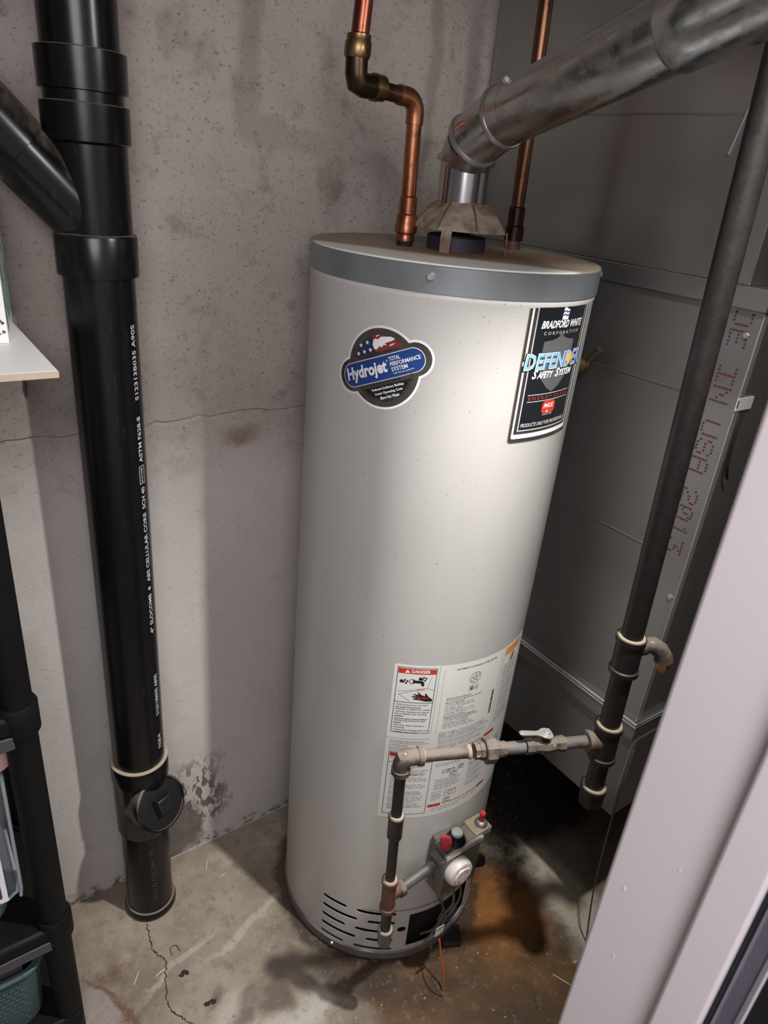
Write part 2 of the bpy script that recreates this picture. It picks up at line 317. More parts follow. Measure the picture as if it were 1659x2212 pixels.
def tag(o, label, cat, group=None):
    o['label'] = label; o['category'] = cat
    if group: o['group'] = group
    return o
def thing(name, label, cat, loc, group=None):
    o = bpy.data.objects.new(name, None); COL.objects.link(o); o.location = loc; o['base'] = tuple(loc); o.empty_display_size = .05
    return tag(o, label, cat, group)
def struct(name, mb, m, parent=None, **kw):
    o = obj(name, mb, m, parent, **kw); o['kind'] = 'structure'; return o

# ---- flat print: 2-D shapes and lettering (millimetres) wrapped onto a surface
_tc = {}
def glyphs(s, bold=0, shear=0):
    k = (s, bold, shear)
    if k in _tc: return _tc[k]
    cu = bpy.data.curves.new('t', 'FONT'); cu.body = s; cu.size = 1; cu.offset = bold; cu.shear = shear; cu.resolution_u = 2; cu.space_line = .9
    o = bpy.data.objects.new('t', cu); COL.objects.link(o)
    me = o.to_mesh(); v = [(q.co.x, q.co.y) for q in me.vertices]; f = [tuple(p.vertices) for p in me.polygons]
    o.to_mesh_clear(); bpy.data.objects.remove(o); bpy.data.curves.remove(cu)
    xs = [q[0] for q in v] or [0]; ys = [q[1] for q in v] or [0]; x0, x1, y0, y1 = min(xs), max(xs), min(ys), max(ys)
    v = [((a-x0)/max(x1-x0, 1e-6), (b-y0)/max(y1-y0, 1e-6)) for a, b in v]
    _tc[k] = (v, f); return _tc[k]
class Flat:
    """2-D print in millimetres; map(u, v, lift) -> world point"""
    def __init__(s, fmap): s.map = fmap
    def text(s, mb, t, x, y, wd, h, rot=0, bold=0, shear=0, lift=1.0, slope=0):
        v, f = glyphs(t, bold, shear); c, q = math.cos(rot), math.sin(rot)
        mb.add([s.map(x+a*wd*c-b*h*q, y+a*wd*q+b*h*c+slope*a*wd, lift) for a, b in v], f)
    def poly(s, mb, pts, lift=.5, step=6):
        bm = bmesh.new(); bm.faces.new([bm.verts.new((a, b, 0)) for a, b in pts])
        x0 = min(a for a, b in pts); x1 = max(a for a, b in pts); k = math.floor(x0/step)+1
        while k*step < x1:
            bmesh.ops.bisect_plane(bm, geom=bm.verts[:]+bm.edges[:]+bm.faces[:], plane_co=(k*step, 0, 0), plane_no=(1, 0, 0), dist=1e-5); k += 1
        if getattr(s, 'both', 0):
            y0 = min(b for a, b in pts); y1 = max(b for a, b in pts); k = math.floor(y0/step)+1
            while k*step < y1:
                bmesh.ops.bisect_plane(bm, geom=bm.verts[:]+bm.edges[:]+bm.faces[:], plane_co=(0, k*step, 0), plane_no=(0, 1, 0), dist=1e-5); k += 1
        bmesh.ops.triangulate(bm, faces=bm.faces[:]); bm.verts.index_update()
        mb.add([s.map(q.co.x, q.co.y, lift) for q in bm.verts], [tuple(q.index for q in f.verts) for f in bm.faces]); bm.free()
    def rect(s, mb, x0, y0, x1, y1, lift=.5, step=6): s.poly(mb, [(x0, y0), (x1, y0), (x1, y1), (x0, y1)], lift, step)
    def frame(s, mb, x0, y0, x1, y1, t, lift=.8):
        s.rect(mb, x0, y0, x1, y0+t, lift); s.rect(mb, x0, y1-t, x1, y1, lift); s.rect(mb, x0, y0+t, x0+t, y1-t, lift); s.rect(mb, x1-t, y0+t, x1, y1-t, lift)
def rrect(x0, y0, x1, y1, r, n=6):
    o = []
    for cx, cy, a in ((x1-r, y0+r, -PI/2), (x1-r, y1-r, 0), (x0+r, y1-r, PI/2), (x0+r, y0+r, PI)):
        o += [(cx+r*math.cos(a+PI/2*i/n), cy+r*math.sin(a+PI/2*i/n)) for i in range(n+1)]
    return o
def circ(cx, cy, r, n=28, a0=0, a1=2*PI): return [(cx+r*math.cos(a0+(a1-a0)*i/n), cy+r*math.sin(a0+(a1-a0)*i/n)) for i in range(n if a1-a0 > 6.28 else n+1)]
def rotp(pts, a): return [(x*math.cos(a)-y*math.sin(a), x*math.sin(a)+y*math.cos(a)) for x, y in pts]
def star(cx, cy, r, a=0): return [(cx+(r if i % 2 == 0 else r*.42)*math.cos(a+PI/2+i*PI/5), cy+(r if i % 2 == 0 else r*.42)*math.sin(a+PI/2+i*PI/5)) for i in range(10)]

# ================================================================== SETTING
YW, DX = 1.198, 1.07
def wall_mesh():
    mb = MB(); zj = 1.129; nx = 150; x0, x1 = -1.3, 1.75; rows = []
    jit = [random.uniform(-.004, .004) for _ in range(nx+1)]
    for k, (z, dy) in enumerate(((0, 0), (zj-.0055, 0), (zj, .006), (zj+.0035, 0), (2.3, 0))):
        rows.append([(x0+(x1-x0)*i/nx, YW+dy*(.3+.7*abs(math.sin(i*.7+2*math.sin(i*.31)))), z+(jit[i]+.004*math.sin(i*.23) if 0 < k < 4 else 0)) for i in range(nx+1)])
    vs = sum(rows, []); n = nx+1
    return mb.add(vs, [(j*n+i, j*n+i+1, (j+1)*n+i+1, (j+1)*n+i) for j in range(4) for i in range(nx)]).box(x0, x1, YW+.02, YW+.2, 0, 2.3)
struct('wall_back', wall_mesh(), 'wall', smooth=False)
fl = struct('floor', MB().box(-1.3, 1.75, -1.6, YW+.2, -.1, 0), 'floor', smooth=False)
struct('ceiling', MB().box(-1.3, 1.75, .05, YW+.2, 2.3, 2.4), 'ceil', smooth=False)
struct('wall_right', MB().box(1.75, 1.85, -1.6, YW+.2, 0, 2.4), 'plaster', smooth=False)
struct('wall_left', MB().box(-1.4, -1.3, -1.6, YW+.2, 0, 2.4), 'plaster', smooth=False)
struct('wall_front', MB().box(.54, 1.75, .05, .19, 0, 2.3), 'plaster', smooth=False)
def crack(path, wd):
    mb = MB(); vs = []; P = loops(path, 14); n = len(P)
    for i, p in enumerate(P):
        d = (P[min(i+1, n-1)]-P[max(i-1, 0)]).normalized(); s = Vector((-d.y, d.x, 0)); q = p+s*random.uniform(-.0022, .0022); h = wd*random.uniform(.35, 1.2)*(1 if i < n-6 else .5)
        vs += [q-s*h+Vector((0, 0, .0004)), q+s*h+Vector((0, 0, .0004))]
    return mb.add(vs, [(2*i, 2*i+1, 2*i+3, 2*i+2) for i in range(n-1)])
obj('crack', crack([(.262, 1.068, 0), (.254, 1.005, 0), (.268, .965, 0), (.256, .93, 0), (.243, .872, 0), (.262, .83, 0), (.285, .79, 0)], .0017), 'crack', fl, smooth=False)

# doorway trim and door edge (nearest the camera, right)
tr = struct('trim_1', MB().box(.42, .54, .05, .193, 0, 2.3), 'trim', bevel=.004)
struct('trim_2', MB().box(.4085, .42, .0862, .1185, 0, 2.3), 'trim', bevel=.003)
dents = MB()
for (y, z, r) in ((.1755, 1.06, .0017), (.165, .985, .0015), (.142, 1.12, .0012)): dents.sphere((.42, y, z), r, 10, 6, (.35, 1, 1.7))
obj('paint_chip', dents, 'trim', tr)
dr = struct('door_1', MB().box(.4195, .46, -.5, .0655, 0, 2.25), 'door', smooth=False)
obj('edge_strip', MB().box(.412, .42, .0822, .0842, 0, 2.25), 'purpleblk', dr, smooth=False)
obj('edge_strip', MB().box(.4105, .4195, .0795, .0812, 0, 2.25), 'strip_lt', dr, smooth=False)
obj('edge_strip', MB().box(.4125, .4195, .0693, .0795, 0, 2.25), 'grey_strip', dr, smooth=False)
obj('edge_strip', MB().box(.4110, .4195, .0672, .0690, 0, 2.25), 'strip_lt', dr, smooth=False)

# ================================================================== SHEET METAL DUCT
du = thing('sheet_metal_duct', 'grey galvanised sheet metal duct hanging to the right of the white water heater', 'duct', (1.28, .86, .405))
obj('upper_panel', MB().box(DX-.004, 1.55, .565, 1.19, 1.468, 2.299), 'duct', du, bevel=.002)
obj('flange', MB().box(DX-.010, 1.55, .526, 1.19, 1.436, 1.468), 'duct', du, bevel=.0015)
obj('middle_panel', MB().box(DX, 1.55, .531, 1.19, .655, 1.436), 'duct', du, bevel=.0015)
obj('lower_panel', MB().box(DX+.003, 1.55, .522, 1.19, .405, .618), 'duct', du, bevel=.006)
hem = MB().box(DX-.006, 1.55, .524, 1.19, .616, .657); obj('hem', hem, 'duct', du, bevel=.0015)
hl = MB()
for z in (.657, .650): hl.tube([(DX-.0065, 1.19, z), (DX-.0065, .524, z), (DX+.1, .5235, z)], .0022, 8)
obj('folded_edge', hl, 'edge_lt', du)
for z in (1.292, 1.009, 1.69):
    x = DX if z < 1.4 else DX-.004
    obj('stiffening_bead', MB().tube([(x, 1.15, z), (x, .60, z)], .0016, 6), 'duct', du)
obj('folded_edge', MB().box(DX-.0015, DX+.012, .5295, .5325, .66, 1.434), 'steel', du, bevel=.0008)
for (x, y, z) in ((DX, .549, 1.399), (DX, .540, .94)):
    obj('sheet_screw', MB().lathe((x+.002, y, z), (-1, 0, 0), [(.0055, 0), (.0055, .004), (.0045, .006), (.002, .0068)], 6), 'steel', du, angle=20)
obj('drip_rod', MB().tube([(DX-.006, .653, 1.638), (DX-.006, .636, 1.72), (DX-.006, .632, 1.78)], [.0020, .0007, .0006], 8), 'strip_lt', du, label='thin pale drip line on the upper panel')
# dotted red stencil, read downward
DOTS = {'M': '10001 11011 10101 10101 10001 10001 10001', 'A': '01110 10001 10001 11111 10001 10001 10001', 'D': '11110 10001 10001 10001 10001 10001 11110', 'E': '11111 10000 10000 11110 10000 10000 11111',
        'I': '11111 00100 00100 00100 00100 00100 11111', 'N': '10001 11001 10101 10101 10011 10001 10001', 'U': '10001 10001 10001 10001 10001 10001 01110', 'S': '01110 10001 10000 01110 00001 10001 01110',
        '2': '01110 10001 00001 00110 01000 10000 11111', '0': '01110 10011 10101 10101 11001 10001 01110', '1': '00100 01100 00100 00100 00100 00100 01110', '3': '11111 00010 00100 00110 00001 10001 01110'}
st = MB(); z = 1.498; q = .0049
for ch in 'MADE IN USA 2013':
    if ch != ' ':
        for r, row in enumerate(DOTS[ch].split()):
            for c, b in enumerate(row):
                if b == '1':
                    zz = z-c*q*1.15; yy = .5475+r*q*.92
                    if zz < 1.434: st.lathe((DX-.0006, yy, zz), (-1, 0, 0), [(.0019, 0), (.0017, .0002)], 7)
    z -= q*1.15*(5.6 if ch != ' ' else 4.4)
obj('stencil_lettering', st, 'maroon', du, smooth=False, label='dotted dark red stencil lettering')['kind'] = 'stuff'
tg = tag(obj('white_patch', MB().box(1.066, 1.112, .5285, .5302, 1.287, 1.307), 'white', None, smooth=False), 'small bright white rectangle on the front corner of the metal duct', 'tag')  # plain white rectangle on the duct front, blue mark at its left end
obj('blue_mark', MB().box(1.0665, 1.0695, .5280, .5286, 1.293, 1.304), 'blue', tg, smooth=False)
tag(obj('dark_cable', MB().tube(loops([(1.085, .524, 1.285), (1.075, .520, 1.25), (1.08, .520, 1.20), (1.10, .524, 1.17)]), .0022, 8), 'dirt'), 'short dark cable curving down the front of the metal duct below the white rectangle', 'cable')
tag(obj('grey_cable', MB().tube(loops([(1.066, .515, .60), (1.060, .513, .50), (1.060, .512, .40), (1.075, .51, .2), (1.10, .50, .0)], 12), .0018, 8), 'web'), 'thin grey cable hanging down to the floor at the near bottom corner of the duct', 'cable')

# ================================================================== WATER HEATER
TX, TY, R = .7899, .9119, .2286; Z1 = 1.4678
wh = thing('water_heater', 'tall white gas water heater with stickers standing in the corner', 'water heater', (TX, TY, 0))
def tp(a, z, r=R): a = math.radians(a); return Vector((TX+r*math.cos(a), TY+r*math.sin(a), z))
def jacket():
    seg = 180; prof = [(R, .022), (R, 1.420), (R+.0012, 1.4225), (R+.0012, 1.4285), (R, 1.431), (R, 1.46)]
    mb = MB().lathe((TX, TY, 0), (0, 0, 1), prof+[(R-.0015, 1.46), (R-.0015, .022), (R, .022)], seg, False, False)
    me = bpy.data.meshes.new('j'); me.from_pydata([tuple(v) for v in mb.v], [], mb.f)
    bm = bmesh.new(); bm.from_mesh(me); bmesh.ops.remove_doubles(bm, verts=bm.verts, dist=1e-6); bmesh.ops.recalc_face_normals(bm, faces=bm.faces); bm.to_mesh(me); bm.free()
    jo = bpy.data.objects.new('jtmp', me); COL.objects.link(jo)
    cut = MB()
    def slot(a0, a1, z, h=.0048):                       # stadium-shaped cutter along the curved wall
        n = 10; cs = []
        for i in range(n+1): cs.append((a0+(a1-a0)*i/n, h))
        ca = math.degrees(h/R); ring = [(a0, z+h)]+[(a, z+h) for a, _ in cs[1:]]
        ring += [(a1+ca*math.sin(t), z+h*math.cos(t)) for t in (PI/4, PI/2, 3*PI/4)]
        ring += [(a, z-h) for a, _ in reversed(cs)]+[(a0-ca*math.sin(t), z-h*math.cos(t)) for t in (PI/4, PI/2, 3*PI/4)]
        k = len(ring); vs = [tp(a, q, R+.01) for a, q in ring]+[tp(a, q, R-.012) for a, q in ring]
        cut.add(vs, [tuple(range(k)), tuple(range(2*k-1, k-1, -1))]+[(i, i+k, (i+1) % k+k, (i+1) % k) for i in range(k)])
    for z, l in ((.156, 0), (.127, 1), (.097, 0), (.069, 1), (.040, 0)):
        slot(-158.4, -146 if not l else -139.5, z)
    for z, l in ((.156, 1), (.127, 0), (.098, 1), (.069, 0), (.040, 1)):
        slot(-138 if l else -131.5, -118.8, z)
    slot(-113.9, -113.3, .104, .009)
    n = 12; vs = []
    for rr in (R+.01, R-.012):
        for zz in (.044, .150):
            for i in range(n+1): vs.append(tp(-110+44*i/n, zz, rr))
    k = n+1; fs = []
    for i in range(n): fs += [(i, i+1, k+i+1, k+i), (2*k+i, 3*k+i, 3*k+i+1, 2*k+i+1), (i, 2*k+i, 2*k+i+1, i+1), (k+i, k+i+1, 3*k+i+1, 3*k+i)]
    fs += [(0, k, 3*k, 2*k), (n, 2*k+n, 3*k+n, k+n)]; cut.add(vs, fs)
    cm = bpy.data.meshes.new('c'); cm.from_pydata([tuple(v) for v in cut.v], [], cut.f)
    bm = bmesh.new(); bm.from_mesh(cm); bmesh.ops.recalc_face_normals(bm, faces=bm.faces); bm.to_mesh(cm); bm.free()
    co = bpy.data.objects.new('ctmp', cm); COL.objects.link(co)
    md = jo.modifiers.new('b', 'BOOLEAN'); md.object = co; md.operation = 'DIFFERENCE'; md.solver = 'EXACT'
    dg = bpy.context.evaluated_depsgraph_get(); res = bpy.data.meshes.new_from_object(jo.evaluated_get(dg))
    bpy.data.objects.remove(jo); bpy.data.objects.remove(co)
    mb2 = MB().add([v.co[:] for v in res.vertices], [tuple(p.vertices) for p in res.polygons])
    return mb2
obj('jacket', jacket(), 'jacket', wh, angle=30)
obj('burner_chamber', MB().lathe((TX, TY, 0), (0, 0, 1), [(R-.022, .012), (R-.022, .26), (R-.006, .262)], 64), 'dark', wh)
obj('base_ring', MB().lathe((TX, TY, 0), (0, 0, 1), [(R+.003, .010), (R+.003, .030), (R, .032), (R-.006, .032)], 120, True, False), 'ring', wh)
obj('base_pan', MB().lathe((TX, TY, 0), (0, 0, 1), [(R-.012, 0), (R-.004, .011)], 96), 'dark', wh)
obj('lid', MB().lathe((TX, TY, 0), (0, 0, 1), [(R+.0025, 1.455), (R+.0025, 1.4660), (R+.0015, 1.4685), (R-.002, 1.4690), (.10, 1.4690), (.02, 1.4690)], 120), 'lid', wh)
obj('lid_band', MB().lathe((TX, TY, 0), (0, 0, 1), [(R, 1.4290), (R+.0032, 1.4305), (R+.0032, 1.4655), (R+.002, 1.4668)], 120, False, False), 'band', wh)
for a, z in ((-137.6, 1.452), (-40, 1.455)):
    b = tp(a, z, R+.003); d = (b-Vector((TX, TY, z))).normalized()
    obj('lid_screw', MB().lathe(b, d, [(.0058, -.001), (.0058, .003), (.0045, .0055), (.0045, .0065)], 6), 'steel', wh, angle=20)
b = tp(-151.2, .021, R+.003); obj('base_screw', MB().lathe(b, (b-Vector((TX, TY, .021))), [(.004, 0), (.003, .003)], 8), 'steel', wh)
seam = MB(); 
seam.tube([tp(-136+i*2.2, .168, R+.0004) for i in range(34)], .0011, 6); obj('access_panel_seam', seam, 'ring', wh)
# draft hood
HZ = 1.503; HX, HY = TX+.004, TY-.003
hood = MB()
def octring(r, z, ph=PI/8): return [(HX+r*math.cos(ph+2*PI*i/8), HY+r*math.sin(ph+2*PI*i/8), z) for i in range(8)]
rings = [(.0400, 1.540), (.0440, 1.5375), (.0590, 1.5255), (.0700, 1.512), (.0760, HZ), (.0770, HZ-.003), (.0740, HZ-.003), (.066, 1.510), (.038, 1.534)]
vs = sum([octring(r, z) for r, z in rings], []); fs = [(j*8+i, j*8+(i+1) % 8, (j+1)*8+(i+1) % 8, (j+1)*8+i) for j in range(len(rings)-1) for i in range(8)]
hood.add(vs, fs); hd = obj('draft_hood', hood, 'hood', wh, smooth=False)
sm = MB()
for i in range(8):
    p = [Vector(octring(r, z)[i]) for r, z in rings[1:5]]
    sm.tube(p, [.0022+.0008*random.random(), .0017, .0014, .0012], 5)
obj('rust_streak', sm, mat('rust_brown', (96, 70, 50), .8, 0, .3, 60), hd)['kind'] = 'stuff'
for a in (-147, -47, 45, 135):
    a = math.radians(a); d = Vector((math.cos(a), math.sin(a), 0)); t = Vector((-d.y, d.x, 0)); c = Vector((HX, HY, 0))
    lg = MB(); w_ = .0085
    for (r0, z0), (r1, z1) in (((.0745, HZ-.001), (.0755, HZ-.010)), ((.0755, HZ-.010), (.0765, 1.4691))):
        lg.add([c+d*r0+t*w_+Vector((0, 0, z0)), c+d*r0-t*w_+Vector((0, 0, z0)), c+d*r1-t*w_*.9+Vector((0, 0, z1)), c+d*r1+t*w_*.9+Vector((0, 0, z1)),
                c+d*(r0-.0015)+t*w_+Vector((0, 0, z0)), c+d*(r0-.0015)-t*w_+Vector((0, 0, z0)), c+d*(r1-.0015)-t*w_*.9+Vector((0, 0, z1)), c+d*(r1-.0015)+t*w_*.9+Vector((0, 0, z1))],
               [(0, 1, 2, 3), (7, 6, 5, 4), (0, 3, 7, 4), (1, 5, 6, 2), (0, 4, 5, 1), (3, 2, 6, 7)])
    obj('hood_leg', lg, 'hood', hd, smooth=False)
obj('flue_baffle', MB().lathe((TX, TY, 1.469), (0, 0, 1), [(.047, 0), (.047, .020), (.043, .0225), (.02, .0225)], 24), 'purpleblk', wh)
obj('baffle_hanger', MB().box(TX-.002, TX+.002, TY-.03, TY+.03, 1.49, 1.505), 'dark', wh, smooth=False)
# relief valve on the far right side
d = Vector((math.cos(math.radians(-24)), math.sin(math.radians(-24)), 0)); c = Vector((TX, TY, 1.292)); t = Vector((-d.y, d.x, 0))
rv = obj('relief_valve', MB().lathe(c+d*(R-.002), d, [(.013, 0), (.013, .016), (.020, .018), (.020, .033), (.014, .036), (.012, .044)], 16), 'brass', wh)
obj('valve_lever', MB().cyl(c+d*(R+.038), c+d*(R+.046)-t*.03+Vector((0, 0, .036)), .004, .006), 'zinc', rv)
obj('outlet', MB().lathe(c+d*(R+.014)-Vector((0, 0, .008)), (0, 0, -1), [(.010, 0), (.010, .018), (.0115, .019), (.0115, .026)], 12), 'brass', rv)

# ---- stickers
def tmap(a0, z0, rot=0):
    cr, sr = math.cos(rot), math.sin(rot)
    def f(u, v, lift):
        x = u*cr-v*sr; y = u*sr+v*cr; a = math.radians(a0)+x/1000/R; r = R+lift*.0005
        return (TX+r*math.cos(a), TY+r*math.sin(a), z0+y/1000)
    return Flat(f)
def pr_(o):
    if len(o.data.polygons) > 60 and 'sticker' not in o.name and 'label' not in o.name: o['kind'] = 'stuff'   # printed marks too small to pick apart
    return o
def part(F, name, m, parent, fn, label=None):
    mb = MB(); fn(mb); return pr_(obj(name, mb, m, parent, smooth=False, label=label))
# 1 round flag sticker
H = tmap(-152.2, 1.318, math.radians(23.2)); H.both = 1
def outline(r, hl, hw):
    pts = []
    yb = hw; xa = math.sqrt(max(r*r-yb*yb, 1))
    pts += circ(0, 0, r, 26, math.atan2(yb, xa), PI-math.atan2(yb, xa))
    pts += circ(-hl+hw, 0, hw, 12, PI/2, 3*PI/2)
    pts += circ(0, 0, r, 26, PI+math.atan2(yb, xa), 2*PI-math.atan2(yb, xa))
    pts += circ(hl-hw, 0, hw, 12, -PI/2, PI/2)
    return pts
s1 = part(H, 'round_sticker', 'wht', wh, lambda mb: H.poly(mb, outline(60, 81, 27.5), .4), 'round sticker with blue banner')
part(H, 'foil_border', 'foil', s1, lambda mb: H.poly(mb, outline(56.5, 77.5, 24), .8))
def fx(mb):
    H.poly(mb, circ(0, 0, 47, 24, math.radians(30), math.radians(92))+[(0, 24)], 1.2)
part(H, 'flag_stripes', 'dkred', s1, lambda mb: H.poly(mb, [(-2, 23.5)]+[(40.4, 24)]+circ(0, 0, 47, 20, math.radians(31), math.radians(92.5)), 1.2))
part(H, 'flag_field', 'navy', s1, lambda mb: H.poly(mb, [(-40.4, 24), (-2, 23.5)]+circ(0, 0, 47, 20, math.radians(92.5), math.radians(149)), 1.2))
def stars(mb):
    for x, y in ((-32, 28), (-21, 28.5), (-10, 29), (-24, 38.5), (-12, 40)): H.poly(mb, star(x, y, 3.6, -.3), 1.6)
    H.poly(mb, [(-4, 35), (-1, 41), (3, 42.5), (7, 40), (10, 42), (14, 42.5), (20, 41), (28, 39), (33, 35), (28, 33), (21, 33), (16, 32.5), (18, 29), (13, 31), (10, 28), (6, 31), (2, 27.5), (-3, 28)], 1.6)
    H.poly(mb, [(5, 46), (12, 45.8), (8, 44.6), (5.5, 44)], 1.6)
    H.poly(mb, [(21, 27), (27, 27.5), (32, 29.5), (24, 29.0)], 1.6)
part(H, 'flag_stars', 'wht', s1, stars)
part(H, 'banner_edge', 'wht', s1, lambda mb: H.poly(mb, rrect(-70, -17.6, 68, 17.6, 17.2, 10), 1.2))
part(H, 'banner', 'blue', s1, lambda mb: H.poly(mb, rrect(-69, -16.6, 67, 16.6, 16.4, 10), 1.6))
def ht(mb):
    H.text(mb, 'Hydrojet', -63.5, -12.6, 73, 24, 0, .035, .12, 2.2)
    H.text(mb, 'TOTAL', 15, 7, 18, 6.0, 0, .02, 0, 2.2); H.text(mb, 'PERFORMANCE', 15, -.6, 47, 6.0, 0, .02, 0, 2.2); H.text(mb, 'SYSTEM', 15, -8.2, 25, 6.0, 0, .02, 0, 2.2)
    H.text(mb, 'PAT NO US 4,344,779', 17, -12.6, 31, 2.4, 0, .01, 0, 2.2); H.text(mb, '®', 10.4, 7, 3, 3, 0, 0, 0, 2.2)
part(H, 'white_lettering', 'wht', s1, ht)
part(H, 'black_half', 'blk', s1, lambda mb: H.poly(mb, circ(0, 0, 45, 26, math.radians(212), math.radians(328)), 1.2))
def hb(mb):
    for i, (tx, w_) in enumerate((('Reduced Sediment Buildup', 52), ('Lower Operating Costs', 45), ('More Hot Water', 31))): H.text(mb, tx, -w_/2+1, -30.5-i*6.6, w_, 4.6, 0, .022, 0, 2.2)
part(H, 'benefit_lettering', 'wht', s1, hb)
def he(mb):
    H.text(mb, 'E Q U I P P E D   W I T H', -35, 19.2, 66, 3.6, 0, .01, 0, 1.6); H.text(mb, 'F E A T U R I N G', -26, -22.2, 50, 3.6, 0, .01, 0, 1.6)
    for i, ch in enumerate('BRADFORD WHITE CORPORATION'):
        a = math.radians(205+i*5.2)
        if ch != ' ': H.text(mb, ch, 48.5*math.cos(a), 48.5*math.sin(a), 2.6, 4.2, a+PI/2, .01, 0, 1.6)
part(H, 'grey_lettering', 'ink', s1, he)
# 2 tall black sticker with shield
D = tmap(-100, 1.228)
s2 = part(D, 'shield_sticker', 'ink_grey', wh, lambda mb: D.poly(mb, rrect(-6, -6.5, 145, 206.5, 6), .4), 'tall black and silver sticker with a shield')
part(D, 'foil_border', 'foil', s2, lambda mb: D.poly(mb, rrect(-4.6, -5, 143.6, 205, 5), .7))
part(D, 'white_border', 'wht', s2, lambda mb: D.poly(mb, rrect(-.5, 1, 138, 202.5, 3), 1.0))
part(D, 'foil_band', 'foil', s2, lambda mb: D.rect(mb, 2.8, 8, 133.5, 199.5, 1.3))
part(D, 'light_frame', 'foil_lt', s2, lambda mb: D.rect(mb, 8.5, 12.5, 127, 195.6, 1.6))
part(D, 'black_field', 'blk', s2, lambda mb: D.rect(mb, 10.5, 14.5, 124.5, 193.8, 1.9))
part(D, 'shield', 'silver', s2, lambda mb: D.poly(mb, [(66, 158), (73, 151), (85, 147.5), (102, 146), (103, 120), (101, 104), (94, 90), (80, 77), (66, 70), (52, 77), (38, 90), (31, 104), (29, 120), (30, 146), (47, 147.5), (59, 151)], 2.2))
def dw(mb):
    D.text(mb, 'BRADFORD WHITE', 19, 164.5, 99, 11, 0, .03, .3, 2.5); D.text(mb, 'S', 18, 92, 10, 13.5, 0, .03, .3, 2.9); D.text(mb, 'AFETY', 28, 92.5, 34, 10, 0, .03, .3, 2.9); D.text(mb, 'S', 67, 92, 10, 13.5, 0, .03, .3, 2.9); D.text(mb, 'YSTEM', 77, 92.5, 37, 10, 0, .03, .3, 2.9)
    D.text(mb, 'PHCC', 55, 45, 24, 6.5, 0, .03, .2, 2.9); D.poly(mb, [(62, 38), (65, 42), (67, 37.5)], 2.9)
    D.rect(mb, 17, 67.5, 117, 68.2, 2.5); D.rect(mb, 17, 57, 117, 57.7, 2.5); D.text(mb, 'PREMIER PLUMBER', 55, 33.8, 24, 1.4, 0, 0, 0, 2.5)
    D.poly(mb, [(59, 176), (73, 176), (74.5, 190), (69, 191.5), (64.5, 193.5), (60.5, 193)], 2.5); D.rect(mb, -3, 112, 2, 118, 2.2)
part(D, 'white_lettering', 'wht', s2, dw)
def df(mb):
    D.poly(mb, [(60, 181), (65, 182.5), (69, 180.5), (74, 181.5), (74, 183.5), (69, 182.6), (65, 184.5), (60, 183)], 2.8); D.poly(mb, [(60, 186), (65, 187.5), (69, 185.5), (74, 186.5), (74, 188), (69, 187.6), (65, 189.2), (60, 188)], 2.8)
part(D, 'wave_mark', 'blue', s2, df)
part(D, 'silver_lettering', 'foil_lt', s2, lambda mb: (D.text(mb, 'C O R P O R A T I O N', 26, 155.5, 84, 4.6, 0, .005, 0, 2.5), D.text(mb, 'PRODUCTS ONLY FOR PROFESSIONALS', 13, 18.5, 108, 6, 0, .02, .2, 2.5)))
part(D, 'word_shadow', 'blk', s2, lambda mb: D.text(mb, 'DEFENDER', -2, 103.5, 143, 27, 0, .06, .1, 2.5))
part(D, 'word_edge', 'wht', s2, lambda mb: D.text(mb, 'DEFENDER', 0, 105, 139, 24.6, 0, .036, .1, 2.8))
part(D, 'blue_word', 'ltblue', s2, lambda mb: D.text(mb, 'DEFENDER', 1.4, 106.2, 136.5, 22.4, 0, .012, .1, 3.1))
part(D, 'small_shield', 'yellow', s2, lambda mb: D.poly(mb, [(90, 124), (98, 126), (106, 124), (106, 115), (98, 107), (90, 115)], 3.4))
part(D, 'red_lettering', 'dkred', s2, lambda mb: D.text(mb, 'E N E R G Y  S A V E R', 19, 59.6, 96, 6, 0, .03, 0, 2.5))
part(D, 'red_badge', 'red', s2, lambda mb: D.poly(mb, rrect(51, 36, 83, 56, 7), 2.5))
